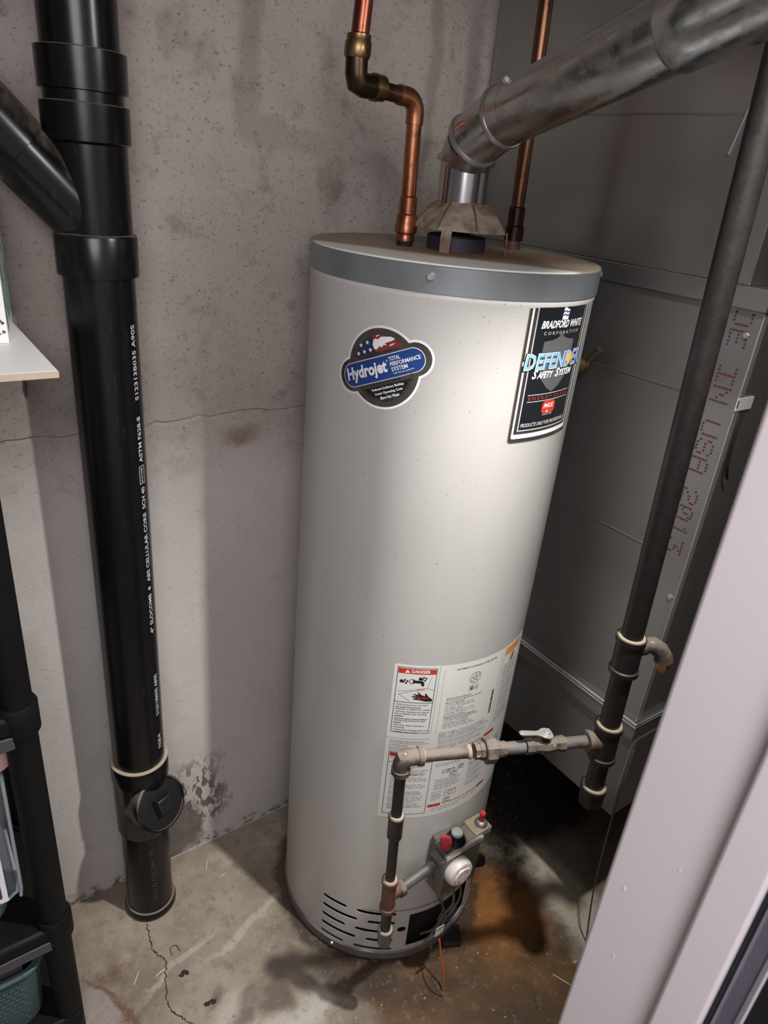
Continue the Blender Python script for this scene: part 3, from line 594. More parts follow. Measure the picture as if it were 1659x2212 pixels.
# 3 white rating label sheet
G = tmap(-134, .813)
s3 = part(G, 'rating_label', 'paper', wh, lambda mb: G.poly(mb, rrect(-1.5, -165, 300, 3, 4), .4)or G.poly(mb, rrect(-1.5, -366, 300, -165, 4), .4), 'large white instruction label sheet')
def g_ink(mb):
    G.frame(mb, 4.5, -149.5, 74, -2.5, 1.0); G.rect(mb, 4.5, -79.5, 74, -78.5, .9)
    G.frame(mb, 6.5, -356, 91, -197, 1.0); G.rect(mb, 6.5, -222.5, 91, -221.7, .9); G.rect(mb, 91, -240, 93, -239, .9)
    G.rect(mb, 78.5, -152, 78.9, 2, .8); G.rect(mb, 1, -164, 78, -163.6, .8); G.rect(mb, 88, -150, 88.3, -8, .8); G.rect(mb, 216, -150, 216.3, -6, .8); G.rect(mb, 222.5, -190, 223, 2, .8)
    lines = ['Water temperature over 125°F', 'can cause severe burns', 'instantly or death from scalds.', 'Children, disabled and elderly', 'are at highest risk of being', 'scalded.', 'See instruction manual before', 'setting temperature at water', 'heater.', 'Feel water before bathing or', 'showering.', 'Temperature limiting valves are', 'available, see manual.']
    for i, l in enumerate(lines): G.text(mb, l, 8.5, -86.5-i*5.0-.8*(i > 2)-.8*(i > 5)-.8*(i > 8)-.8*(i > 10), 2.05*len(l), 3.3, 0, .02, 0, 1.0)
    for i, l in enumerate(['CAUTION: Hotter water increases the risk of', 'scald injury. Before changing temperature setting', 'see instruction manual.']): G.text(mb, l, 5, -171.5-i*4.6, 1.5*len(l), 2.6, 0, .006, 0, 1.0)
    for i, l in enumerate(['It is recommended that a thermostatically', 'controlled tempering valve be installed at the', 'outlet of this unit to prevent scalds.']): G.text(mb, l, 5, -186-i*4.2, 1.5*len(l), 2.4, 0, .006, 0, 1.0)
    G.text(mb, 'AUTOMATIC STORAGE WATER HEATER', 110, -10.5, 89, 3.4, 0, .012, .15, 1.0)
    # round mark and certification box
    for r in (12.5, 10.2): mb2 = circ(152, -36, r, 40); [G.poly(mb, [mb2[i], mb2[(i+1) % 40], (152+(mb2[(i+1) % 40][0]-152)*.955, -36+(mb2[(i+1) % 40][1]+36)*.955), (152+(mb2[i][0]-152)*.955, -36+(mb2[i][1]+36)*.955)], .9, 50) for i in range(40)]
    P = [(152+9*math.cos(PI/2+k*2*PI/5), -36+9*math.sin(PI/2+k*2*PI/5)) for k in range(5)]
    for k in range(5):
        a, b = P[k], P[(k+2) % 5]; dx, dy = b[0]-a[0], b[1]-a[1]; L = math.hypot(dx, dy); nx, ny = -dy/L*.3, dx/L*.3
        G.poly(mb, [(a[0]+nx, a[1]+ny), (a[0]-nx, a[1]-ny), (b[0]-nx, b[1]-ny), (b[0]+nx, b[1]+ny)], .9)
    G.frame(mb, 142, -63.5, 161, -53, .6); G.text(mb, 'G', 144, -62, 6, 7.5, 0, .06, 0, 1.0); G.text(mb, 'Certified', 151.5, -60, 8, 3, 0, .02, 0, 1.0)
    rows = ['BRADFORD WHITE CORPORATION', '200 LAFAYETTE ST. MIDDLEVILLE, MI 49333', 'Model No. M4403T6FBN', 'Serial No. JJ8226362   Item No.', 'Cap.  40 gal.   Type NATURAL GAS', 'Input 40000  BTU/hr', 'Gas press. Manifold 4.0 in. W.C.', 'Supply Max 14.0  Min 4.5  in. W.C.', 'For closet installation', 'MINIMUM CLEARANCES FROM COMBUSTIBLE', 'CONSTRUCTION 0 INCHES SIDES 0 IN. BACK', '6 IN. JACKET  0 INCHES FRONT', '6 INCHES FROM VENT CONNECTOR', 'ANSI Z21.10.1a-2002 A.S.M. 1-GAS', 'Press. Test 300 psi  Working 150 psi']
    for i, l in enumerate(rows): G.text(mb, l, 99, -74-i*4.9, 1.9*len(l), 2.9, 0, .004, 0, 1.0)
    yb = -86
    while yb > -142: h = random.choice((.6, 1.0, 1.6)); G.rect(mb, 203.5, yb-h, 209.5, yb, 1.0); yb -= h+random.choice((.6, .9))
part(G, 'black_print', 'ink', s3, g_ink)
random.seed(11)
WORDS = 'gas valve heater water pilot knob turn to the off position wait minutes if you smell follow safety before light burner supplier call instructions area near floor clear set dial higher any part has been under reset button press and hold release flame tube'.split()
def para(mb, F, x, y, wd, n, lh, h, ind=0):
    for i in range(n):
        l = ' '.join(random.sample(WORDS, 5)); k = wd*(random.uniform(.82, 1) if i < n-1 else random.uniform(.4, .9)); F.text(mb, l, x+ind, y-i*lh, k-ind, h, 0, .01, 0, 1.0)
def g_small(mb):
    para(mb, G, 95, -152, 120, 6, 3.0, 1.9); para(mb, G, 95, -172, 118, 3, 3.4, 2.0); para(mb, G, 95, -184, 118, 3, 3.4, 2.0)
    y = -203
    for n_ in (3, ): para(mb, G, 10, y, 70, n_, 4.6, 3.0)
    y = -229
    for n_ in (3, 4, 4, 4, 3, 4, 4): para(mb, G, 12, y, 74, n_, 4.1, 2.6, 3); y -= n_*4.1+1.7
    y = -232
    for n_, wd in ((2, 62),): para(mb, G, 99, y, wd, n_, 4, 2.4)
    para(mb, G, 99, -273, 60, 7, 4.0, 2.4, 3); para(mb, G, 99, -304, 22, 6, 4.2, 2.4)
    for k in range(5): para(mb, G, 172, -234-k*17, 50, 4, 3.8, 2.3, 3)
    para(mb, G, 103, -348, 130, 2, 6, 2.6)
    for k in range(4): para(mb, G, 229, -44-k*36, 54, 9, 3.7, 2.2)
    para(mb, G, 226, -228, 54, 10, 3.6, 2.2); para(mb, G, 226, -268, 54, 8, 3.6, 2.2)
    # line drawings of the burner cap and the control
    def ln(a, b, t=.35):
        dx, dy = b[0]-a[0], b[1]-a[1]; L = math.hypot(dx, dy) or 1; nx, ny = -dy/L*t, dx/L*t
        G.poly(mb, [(a[0]+nx, a[1]+ny), (a[0]-nx, a[1]-ny), (b[0]-nx, b[1]-ny), (b[0]+nx, b[1]+ny)], .9)
    for cx, cy, w_, h in ((128, -252, 26, 8), (140, -262, 14, 12), (155, -250, 12, 10), (140, -312, 26, 14), (134, -330, 14, 10)):
        for a, b in (((-w_/2, -h/2), (w_/2, -h/2)), ((w_/2, -h/2), (w_/2, h/2)), ((w_/2, h/2), (-w_/2, h/2)), ((-w_/2, h/2), (-w_/2, -h/2)), ((-w_/2, 0), (w_/2, h/3))): ln((cx+a[0], cy+a[1]), (cx+b[0], cy+b[1]))
        P = circ(cx, cy, h*.35, 12)
        for i in range(12): ln(P[i], P[(i+1) % 12])
part(G, 'fine_print', 'ink', s3, g_small)
def g_red(mb):
    G.rect(mb, 6, -15.8, 72.5, -5, .9); G.rect(mb, 8.5, -207, 26, -199, .9); G.rect(mb, 95, -342, 122, -335, .9); G.rect(mb, 214, -342, 238, -335, .9); G.rect(mb, 205, -203, 236, -195.5, .9)
    G.text(mb, 'HOT', 43, -51, 13.5, 4.4, 0, .01, 0, 1.3); G.text(mb, 'TO TURN OFF GAS TO APPLIANCE', 126, -340.5, 84, 4.4, 0, .02, .1, 1.0); G.text(mb, 'WHAT TO DO IF YOU SMELL GAS', 12, -253.5, 66, 3.2, 0, .02, 0, 1.2); G.text(mb, 'OPERATING INSTRUCTIONS', 130, -202, 70, 4.4, 0, .02, .1, 1.0)
part(G, 'red_print', 'red', s3, g_red)
part(G, 'red_word', 'red', s3, lambda mb: G.text(mb, 'BURN', 45, -70, 20, 5, 0, .02, 0, 1.8))
part(G, 'white_word', 'wht', s3, lambda mb: (G.text(mb, 'DANGER', 29, -13.6, 33, 6.8, 0, .03, 0, 1.4), G.poly(mb, [(17.5, -14), (26.5, -14), (22, -6.6)], 1.4), G.text(mb, 'WARNING', 28, -206, 30, 5, 0, .03, 0, 1.4)))
part(G, 'orange_bar', 'orange', s3, lambda mb: G.rect(mb, 226.5, -20, 284, -2, .9))
def g_pic(mb):                                            # taps, spout and scalded hand
    for cx, cy in ((13.5, -33), (46, -25.5)):
        G.poly(mb, circ(cx, cy, 3.4, 16), 1.0)
        for k in range(4):
            a = k*PI/2+.4; G.poly(mb, circ(cx+7+3.4*math.cos(a), cy+3.4*math.sin(a), 1.9, 10), 1.0)
    G.poly(mb, [(33, -29), (50, -30), (53, -33), (54, -41), (49, -41), (48, -35.5), (33, -35)], 1.0)
    P = circ(32, -32, 5.4, 20)
    for i in range(20):
        a, b = P[i], P[(i+1) % 20]; G.poly(mb, [a, b, (32+(b[0]-32)*.8, -32+(b[1]+32)*.8), (32+(a[0]-32)*.8, -32+(a[1]+32)*.8)], 1.0, 50)
    G.poly(mb, [(72, -75), (60, -75), (50, -72), (38, -71), (37, -69), (45, -67.5), (35, -65.5), (34.5, -63.5), (45, -64), (37, -60), (37.5, -58.5), (47, -61), (44, -55.5), (45.5, -55), (52, -61), (59, -63.5), (57, -58), (59, -57), (64, -64), (72, -71)], 1.3)
    for a, b in (((8, -56), (60, -46)), ((60, -46), (66, -20)), ((60, -46), (72, -50)), ((11, -62), (30, -54)), ((11, -62), (32, -76)), ((30, -54), (46, -51.5))):
        dx, dy = b[0]-a[0], b[1]-a[1]; L = math.hypot(dx, dy); nx, ny = -dy/L*.25, dx/L*.25; G.poly(mb, [(a[0]+nx, a[1]+ny), (a[0]-nx, a[1]-ny), (b[0]-nx, b[1]-ny), (b[0]+nx, b[1]+ny)], .9)
    P = circ(256, -32, 9, 22)
    for i in range(22):
        a, b = P[i], P[(i+1) % 22]; G.poly(mb, [a, b, (256+(b[0]-256)*.86, -32+(b[1]+32)*.86), (256+(a[0]-256)*.86, -32+(a[1]+32)*.86)], 1.0, 50)
    G.poly(mb, [(251, -38), (258, -38), (262, -26), (255, -28)], 1.0)
part(G, 'hand_picture', 'ink', s3, g_pic)

# ---- gas control valve
VX0, VX1, VY0, VY1, VZ0, VZ1 = .707, .800, .622, .664, .296, .414
gv = obj('gas_control_valve', MB().box(VX0, VX1, VY0, VY1, VZ0, VZ1).box(VX0+.02, VX1-.02, VY1, .688, VZ0+.03, VZ1-.02), 'valve', wh, bevel=.003)
obj('valve_cover', MB().box(VX0-.001, VX1+.002, VY0-.003, VY0+.004, VZ1-.009, VZ1+.002), 'steel', gv, bevel=.001)
obj('side_bracket', MB().box(VX1-.012, .832, .628, .668, VZ1-.014, VZ1+.004), 'valve_lt', gv, bevel=.003)
dl = obj('temperature_dial', MB().lathe((.738, VY0, .366), (0, -1, 0), [(.029, 0), (.030, .004), (.0295, .013), (.027, .019), (.020, .021), (.019, .024), (.006, .0245)], 40), 'dial', gv)
FD = Flat(lambda u, v, lift: (.738+u/1000, VY0-.0212-lift*.0003, .366+v/1000))
FI = Flat(lambda u, v, lift: (.738+u/1000, VY0-.0247-lift*.0003, .366+v/1000))
mb = MB()
FD.text(mb, 'WARM', -8, 20.6, 15, 4.2, .0, .06, 0, 2); FD.rect(mb, -14, 19.5, -11.5, 22, 2); FD.rect(mb, -17, 15, -14, 18.5, 1); FD.rect(mb, 8, 20, 16, 20.8, 1)
for k, (ch, a) in enumerate(zip('VERY HOT ABC', range(200, 470, 22))):
    if ch != ' ': FI.text(mb, ch, 11*math.cos(math.radians(a)), 11*math.sin(math.radians(a)), 2.8, 3.4, math.radians(a-90), .05, 0, 1)
for k, ch in enumerate('PILOT OFF ON'):
    a = math.radians(150-k*27)
    if ch != ' ': FI.text(mb, ch, 14.6*math.cos(a), 14.6*math.sin(a), 2.6, 2.8, a-PI/2, .05, 0, 1)
obj('dial_lettering', mb, mat('dial_print', (184, 70, 72), .5), gv, smooth=False)
FV = Flat(lambda u, v, lift: (.707+u/1000, VY0-.0004-lift*.0003, .296+v/1000))
mb = MB(); FV.text(mb, 'NATURAL GAS', 22, 103, 52, 4.2, 0, .02, 0, 1); FV.rect(mb, 24, 99.5, 60, 100.5, 1); FV.text(mb, 'TURN TO LOWER', 20, 94, 50, 3.4, 0, .01, 0, 1); FV.text(mb, 'BEFORE LIGHTING', 10, 88, 54, 3.4, 0, .01, 0, 1)
obj('cast_lettering', mb, 'zinc', gv, smooth=False)
obj('red_button', MB().lathe((.7195, .641, VZ1), (0, 0, 1), [(.008, 0), (.008, .007), (.0125, .008), (.0125, .0185), (.0112, .0205)], 20), 'redbtn', gv)
pk = MB().lathe((.7475, .6425, VZ1), (0, 0, 1), [(.0195, 0), (.0205, .006), (.0185, .010), (.012, .016), (.011, .022)], 22)
for k in range(6):
    a = k*PI/3; pk.cyl((.7475+.0165*math.cos(a), .6425+.0165*math.sin(a), VZ1+.002), (.7475+.012*math.cos(a), .6425+.012*math.sin(a), VZ1+.018), .0042, .0032, 8)
obj('pilot_knob', pk, 'bottle', gv)
obj('knob_cap', MB().lathe((.7475, .6425, VZ1+.018), (0, 0, 1), [(.0115, 0), (.012, .004), (.0105, .0065), (.004, .0075)], 16), 'knobcap', gv)
obj('reset_button', MB().lathe((.8155, .645, VZ1+.003), (0, 0, 1), [(.0135, 0), (.0135, .003), (.0105, .008), (.0060, .010)], 20), 'zinc', gv)
obj('reset_plunger', MB().lathe((.8155, .645, VZ1+.010), (0, 0, 1), [(.0055, 0), (.0055, .018), (.0062, .019), (.0062, .023), (.005, .0245)], 14), 'redbtn', gv)
obj('side_knob', MB().lathe((VX1-.004, .634, .330), (1, -.25, -.1), [(.011, 0), (.013, .006), (.013, .024), (.010, .028)], 18), 'dark', gv)
obj('inlet_nut', MB().lathe((VX0+.002, .637, .388), (-1, 0, 0), [(.022, 0), (.022, .017), (.013, .019)], 4), 'iron_mid', gv, angle=20)
wires = (([(.722, .640, .298), (.728, .625, .25), (.724, .628, .21), (.735, .630, .17), (.730, .64, .12), (.742, .648, .085)], .0016, 'wire'),
         ([(.705, .650, .335), (.712, .630, .29), (.726, .622, .255), (.738, .622, .215), (.742, .630, .17), (.740, .634, .12)], .0019, 'wire'),
         ([(.755, .640, .298), (.760, .628, .24), (.752, .640, .19), (.746, .655, .13), (.735, .68, .09)], .0028, 'zinc'),
         ([(.775, .640, .298), (.782, .632, .24), (.772, .638, .19), (.752, .65, .14), (.728, .66, .09)], .0022, 'zinc'),
         ([(.742, .630, .130), (.743, .620, .095), (.746, .606, .05), (.743, .596, .006)], .0017, 'owire'),
         ([(.735, .645, .10), (.722, .62, .05), (.724, .60, .02), (.735, .585, .004)], .0013, 'wire'))
for p, r, m_ in wires: obj('thermocouple_lead', MB().tube(loops(p), r, 7), m_, wh)
FW = Flat(lambda u, v, lift: (.716+u/1000, .6215-lift*.0003, .168+v/1000))
wt = obj('wire_tag', MB().box(.716, .738, .6218, .6226, .168, .194), 'paper', wh, smooth=False)
mb = MB(); FW.text(mb, 'WARNING', 2, 19.5, 17, 4, 0, .03, 0, 1); FW.text(mb, '100', 14, 3.5, 6, 4, 0, .02, 0, 1); obj('tag_lettering', mb, 'ink', wt, smooth=False)
obj('burner_bracket', MB().box(.748, .80, .705, .74, .045, .085), 'dark', wh, bevel=.002)
obj('access_door', MB().add([(.800, .668, .004), (.838, .646, .004), (.862, .680, .004), (.812, .702, .004), (.800, .668, .010), (.838, .648, .010), (.860, .682, .022), (.812, .702, .022)], [(0, 1, 2, 3), (4, 7, 6, 5), (0, 4, 5, 1), (1, 5, 6, 2), (2, 6, 7, 3), (3, 7, 4, 0)]), 'dark', wh, bevel=.002)

# ================================================================== VENT PIPE
VR = .0388
vp = thing('vent_pipe', 'grey galvanised vent pipe rising from the draft hood to the upper right', 'pipe', (TX, TY, 1.535))
A0 = Vector((TX, TY, 1.535)); A1 = Vector((TX, TY, 1.598)); A2 = Vector((.7775, .885, 1.6245)); A3 = Vector((.7825, .835, 1.6555)); A4 = Vector((.740, .53, 1.735)); A5 = Vector((.722, .40, 1.768))
obj('collar', MB().lathe(A0, A1-A0, [(VR-.001, 0), (VR-.001, (A1-A0).length)], 40, False, False), 'shiny', vp)
pd = (A4-A3).normalized(); ER = .0402
g1 = (A2-A1).normalized(); g2 = (A3-A2).normalized()
obj('elbow_gore', MB().tube([A1-Vector((0, 0, .004)), A1+Vector((0, -.001, .004)), A2], [VR+.0005, ER, ER], 40, False), 'vent', vp)
obj('elbow_gore', MB().tube([A2, A2+g2*.002, A3], ER, 40, False), 'vent', vp)
obj('elbow_gore', MB().tube([A3, A3+pd*.002, A3+pd*.034], ER, 40, False), 'vent', vp)
def bead(c, d, r, t):
    c = Vector(c); d = Vector(d).normalized(); return MB().lathe(c, d, [(r-.002, -t*1.4), (r+t*.6, -t), (r+t, 0), (r+t*.6, t), (r-.002, t*1.4)], 40, False, False)
for c, d in ((A1, (0, -.08, 1)), (A2, (g1+g2*1.3)), (A3, (g2*.6+pd))): obj('elbow_bead', bead(c, d, ER+(.0015 if c is A1 else 0), .0036), 'vent' if c is A1 else 'beadm', vp)
pd = (A4-A3).normalized()
obj('straight_section', MB().lathe(A3+pd*.030, pd, [(VR+.0012, 0), (VR+.0012, .30)], 40, False, False), 'vent', vp)
obj('end_section', MB().lathe(A3+pd*.305, pd, [(VR+.0012, -.006), (VR+.004, 0), (VR+.0045, .04), (VR+.0045, .125)], 40, False, False), 'vent', vp)
sd = Vector((-.75, -.35, .45)); sd = (sd-pd*sd.dot(pd)).normalized(); tp_ = pd.cross(sd)
seamp = (sd*.15-tp_*.98).normalized()
def on(t, s_): q = (sd*math.cos(s_)+tp_*math.sin(s_)); return A3+pd*t+q*(VR+.0012), q
q, nrm = on(.044, -.35); obj('sheet_screw', MB().lathe(q, nrm, [(.0055, -.001), (.0055, .003), (.004, .0055)], 6), 'steel', vp, angle=20)
q, nrm = on(.37, .15); obj('sheet_screw', MB().lathe(q+nrm*.003, nrm, [(.0045, -.001), (.0045, .004), (.003, .006)], 6), 'steel', vp, angle=20)
q, nrm = on(.352, -.1); obj('foil_patch', MB().lathe(q+nrm*.002, nrm, [(.012, -.004), (.012, .0018), (.009, .0032)], 5), 'foil_lt', vp, smooth=False)
q, nrm = on(.39, -1.25); obj('sheet_screw', MB().lathe(q+nrm*.003, nrm, [(.0045, -.001), (.0045, .006), (.003, .008)], 6), 'steel', vp, angle=20)
obj('lock_seam', MB().tube([on(.05, -.75)[0], on(.30, -.75)[0]], .0015, 6), 'vent', vp)

# ================================================================== COPPER PIPES
hp = thing('copper_pipe', 'bright copper pipe with brass elbow rising from the left of the heater lid', 'pipe', (.716, .95, 1.469))
CR = .0114; c0 = Vector((.716, .950, 1.469)); ct = Vector((.713, .950, 1.672))
obj('nipple', MB().lathe(c0, (0, 0, 1), [(.0125, 0), (.0125, .008)], 20), 'dark', hp)
obj('union', MB().lathe(c0+Vector((0, 0, .007)), (0, 0, 1), [(.0145, 0), (.0150, .009), (.0135, .011), (.0175, .013), (.0175, .024), (.0158, .027), (.0158, .038), (.0138, .040)], 20), 'copper', hp)
obj('coupling', MB().lathe(c0+Vector((0, 0, .046)), (0, 0, 1), [(.0135, 0), (.0135, .024), (.0118, .026)], 24), 'copper', hp)
obj('riser', MB().cyl(c0+Vector((0, 0, .045)), ct-Vector((0, 0, .025)), CR), 'copper', hp)
e1 = [ct-Vector((0, 0, .034))]+[ct+Vector((-.020+.020*math.cos(t), 0, -.020+.020*math.sin(t))) for t in [PI/2*i/8 for i in range(9)]]+[ct+Vector((-.034, 0, .0005))]
obj('elbow', MB().tube(e1, [.0132]*11, 20), 'copper', hp)
cl = Vector((.606, .950, 1.676))
obj('horizontal_run', MB().cyl(ct+Vector((-.030, 0, .0003)), cl+Vector((.020, 0, 0)), CR), 'copper_dull', hp)
obj('brass_elbow', MB().tube([cl+Vector((.032, 0, 0)), cl+Vector((.012, 0, 0)), cl+Vector((.003, 0, .003)), cl+Vector((0, 0, .012)), cl+Vector((.0, 0, .034))], [.0155, .0155, .0165, .0155, .0155], 22), 'bronze', hp)
obj('nut', MB().lathe(cl+Vector((.028, 0, 0)), (1, 0, 0), [(.0175, 0), (.0175, .008), (.0165, .009), (.0165, .018), (.0125, .019)], 20), 'brass', hp)
obj('nut', MB().lathe(cl+Vector((0, 0, .030)), (.05, 0, 1), [(.0165, 0), (.0182, .003), (.0182, .018), (.0165, .021), (.0165, .027), (.0125, .029)], 20), 'brass', hp)
obj('upper_run', MB().cyl(cl+Vector((.002, 0, .05)), (.648, .945, 2.299), .0124), 'copper_red', hp)
kp = thing('copper_pipe', 'dull copper pipe rising behind the vent pipe beside the duct', 'pipe', (.950, .945, 1.469))
k0 = Vector((.950, .945, 1.469)); k1 = Vector((.926, .945, 2.299))
obj('riser', MB().cyl(k0, k1, .0114), 'copper_dull', kp)
dd = (k1-k0).normalized()
obj('nipple', MB().lathe(k0, dd, [(.0135, 0), (.0135, .018)], 18), 'iron_rust', kp)
obj('coupling', MB().lathe(k0+dd*.015, dd, [(.0165, 0), (.0165, .022), (.0140, .024), (.0140, .052), (.0118, .054)], 20), 'bronze', kp)

# ================================================================== BLACK IRON GAS LINE
gp = thing('gas_pipe', 'black iron gas pipe with ball valve crossing in front of the heater', 'pipe', (.913, .487, .58))
def mx(z): return Vector((.9005-.0600*(z-.70), .487, z))
MR = .0172; ad = (mx(1.7)-mx(.7)).normalized()
obj('main_riser', MB().cyl(mx(.93), mx(2.299), MR, seg=28), 'iron', gp)
obj('lower_riser', MB().cyl(mx(.76), mx(.92), MR, seg=28), 'iron', gp)
obj('drip_leg', MB().cyl(mx(.60), mx(.71), MR-.0008, seg=28), 'iron', gp)
def collar(z0, z1, r, rim=.0025): L = z1-z0; return [(r+rim, 0), (r+rim, .008), (r, .010), (r, L-.010), (r+rim, L-.008), (r+rim, L)]
def fit(nm, z0, z1, r, m_='iron'): return obj(nm, MB().lathe(mx(z0), ad, collar(z0, z1, r), 28), m_, gp)
def dope(p, d, r, t=.0025): return obj('thread_compound', MB().lathe(p, d, [(r-.004, -.001), (r-.0008, -.0005), (r-.0014, t*.7), (r-.005, t*.7+.001)], 24), 'putty', gp)
fit('upper_tee', .882, .952, .0215); dope(mx(.9515), ad, .0228)
dope(mx(.8825), -ad, .0238, .001)
fit('lower_tee', .690, .768, .0215); dope(mx(.7675), ad, .0228)
obj('cap', MB().lathe(mx(.575), ad, [(.016, 0), (.0205, .003), (.0215, .008), (.0215, .036), (.0235, .038), (.0235, .046)], 28), 'iron', gp); dope(mx(.6205), ad, .0225)
# side branch of the upper tee toward the furnace
b0 = mx(.928); bd = Vector((1, -.25, .0)).normalized()
obj('side_branch', MB().lathe(b0, bd, [(.0150, .012), (.0150, .030), (.0135, .032)], 20), 'iron_dusty', gp)
obj('side_elbow', MB().tube([b0+bd*.024, b0+bd*.034, b0+Vector((.046, -.012, -.001)), b0+Vector((.055, -.022, -.008)), b0+Vector((.060, -.028, -.018)), b0+Vector((.061, -.029, -.026))], [.0125, .0130, .0138, .0140, .0140, .0152], 20), 'iron_dusty', gp)
obj('flare_nut', MB().lathe(b0+Vector((.061, -.029, -.025)), (.1, -.05, -.9), [(.011, 0), (.0125, .003), (.0125, .014), (.009, .018), (.007, .022)], 6), 'brass_pale', gp, angle=20)
# horizontal run: tee -> ball valve -> union -> elbow
E1 = Vector((.566, .6275, .735)); T1 = mx(.732); hd_ = (E1-T1).normalized(); HL = (E1-T1).length
P_ = lambda t: T1+hd_*t
HR = .0102
obj('tee_outlet', MB().lathe(T1, hd_, [(.0165, .010), (.0165, .028), (.0185, .029), (.0185, .037), (.0165, .038)], 24), 'iron_dusty', gp)
obj('pipe_nipple', MB().cyl(P_(.035), P_(.100), HR), 'iron_mid', gp)
def tx(x): return (x-T1.x)/hd_.x
va, vb = tx(.826), tx(.760)
bv = obj('ball_valve', MB().lathe(P_(va), hd_, [(.0135, 0), (.0135, .012), (.0115, .014), (.0130, .022), (.0145, .032), (.0130, .044), (.0115, .054), (.0132, .056), (.0132, .070)], 8), 'iron_dusty', gp, angle=20)
vc = P_((va+vb)/2)
obj('valve_stem', MB().cyl(vc, vc+Vector((0, 0, .024)), .0075, .0065, 16), 'bronze', bv)
lv = MB(); le = vc+Vector((0, 0, .0235)); ld = (hd_*1+Vector((0, 0, .12))).normalized(); ls = Vector((-hd_.y, hd_.x, 0))
prof = [(-.010, .004), (-.007, .010), (0, .0125), (.008, .0105), (.014, .006), (.022, .0045), (.034, .0052), (.046, .0052), (.0505, .003)]
vs = []
for t, w_ in prof:
    for h in (0, .0034): vs += [le+ld*t+ls*w_+Vector((0, 0, h)), le+ld*t-ls*w_+Vector((0, 0, h))]
k = len(prof); fs = []
for i in range(k-1):
    o = 4*i; fs += [(o+2, o+3, o+7, o+6), (o, o+4, o+5, o+1), (o, o+2, o+6, o+4), (o+1, o+5, o+7, o+3)]
fs += [(0, 1, 3, 2), (4*k-4, 4*k-2, 4*k-1, 4*k-3)]; lv.add(vs, fs)
obj('lever', lv, 'steel', bv, bevel=.0006, label='chrome lever handle')
obj('lever_nut', MB().lathe(le+Vector((0, 0, .003)), (0, 0, 1), [(.0058, 0), (.0058, .005), (.0035, .0055), (.0035, .0075)], 6), 'steel', bv, angle=20)
ua = tx(.727); ub = tx(.672)
obj('pipe_nipple', MB().cyl(P_(vb), P_(ua), HR+.0006), 'iron_mid', gp)
obj('union', MB().lathe(P_(ua-.002), hd_, [(.0125, 0), (.0125, .010), (.0145, .0105), (.0145, .019), (.0212, .0195), (.0222, .022), (.0222, .036), (.0205, .038), (.0150, .039), (.0150, .046), (.0135, .047), (.0135, .055)], 8), 'iron_dusty', gp, angle=25)
obj('thread_compound', MB().lathe(P_(ub+.000), hd_, [(.0118, 0), (.0124, .002), (.0116, .004), (.0104, .006)], 20), 'putty', gp)
obj('pipe_nipple', MB().cyl(P_(ub), P_(HL-.022), HR), 'iron_dusty', gp)
ex = E1; vd = Vector((.018, .0025, -.45)); vd.normalize()
obj('elbow', MB().tube([ex-hd_*.034, ex-hd_*.026, ex-hd_*.0258, ex-hd_*.012, ex-hd_*.003+vd*.003, ex+vd*.012, ex+vd*.022, ex+vd*.0222, ex+vd*.032], [.0158, .0158, .0140, .0142, .0150, .0142, .0140, .0158, .0158], 24), 'iron_dusty', gp)
dope(ex+vd*.032, vd, .0150, .002); dope(ex-hd_*.034, -hd_, .0150, .002)
Q = lambda z: ex+vd*((ex.z-z)/-vd.z)
obj('vertical_pipe', MB().cyl(Q(.708), Q(.60), .0094), 'iron', gp)
obj('coupling', MB().lathe(Q(.550), -vd, [(.0130, 0), (.0132, .006), (.0132, .042), (.0140, .044), (.0140, .050)], 22), 'iron', gp); dope(Q(.601), -vd, .0138, .004)
obj('vertical_pipe', MB().cyl(Q(.556), Q(.43), .0090), 'iron', gp)
obj('small_tee', MB().lathe(Q(.352), -vd, collar(0, .084, .0132, .002), 22).cyl(Q(.395), Q(.395)+Vector((.030, 0, -.004)), .0132), 'iron_rust', gp); dope(Q(.4355), -vd, .0142)
sp = Q(.393)
obj('tee_outlet', MB().lathe(sp+Vector((.022, 0, -.003)), (1, .05, -.04), [(.0150, 0), (.0150, .010), (.0135, .011)], 20), 'iron_dusty', gp)
obj('valve_feed', MB().cyl(sp+Vector((.03, 0, -.003)), (VX0-.012, .637, .388), .0098), 'zinc', gp)
obj('vertical_pipe', MB().cyl(Q(.355), Q(.285), .0098), 'iron', gp)
obj('drip_cap', MB().lathe(Q(.246), -vd, [(.009, 0), (.0125, .003), (.0132, .008), (.0132, .036), (.0150, .038), (.0150, .046)], 22), 'iron_mid', gp); dope(Q(.2905), -vd, .0142, .003)

# ================================================================== ABS DRAIN STACK
AX, AY, AR = .289, 1.120, .0503
ab = thing('drain_stack', 'black plastic drain stack with white print running floor to ceiling by the concrete wall', 'pipe', (AX, AY, 0))
def lz(prof, seg=48): return MB().lathe((AX, AY, 0), (0, 0, 1), prof, seg)
obj('pipe', lz([(AR, .44), (AR, 1.42)]), 'abs', ab)
obj('floor_pipe', lz([(AR-.001, 0), (AR-.001, .30)]), 'abs', ab)
obj('floor_ring', lz([(AR+.004, 0), (AR+.006, .004), (AR+.0055, .012), (AR+.003, .020), (AR, .021)]), 'abs', ab)
obj('top_pipe', lz([(AR-.001, 1.66), (AR-.001, 2.299)]), 'abs', ab)
obj('collar', lz([(AR, 1.398), (AR+.0065, 1.399), (AR+.0070, 1.452), (AR+.005, 1.456), (AR, 1.457)]), 'abs', ab)
obj('collar', lz([(AR, 1.568), (AR+.0065, 1.572), (AR+.0070, 1.616), (AR, 1.618)]), 'abs', ab)
obj('collar', lz([(AR, 1.630), (AR+.0065, 1.631), (AR+.0070, 1.677), (AR, 1.679)]), 'abs', ab)
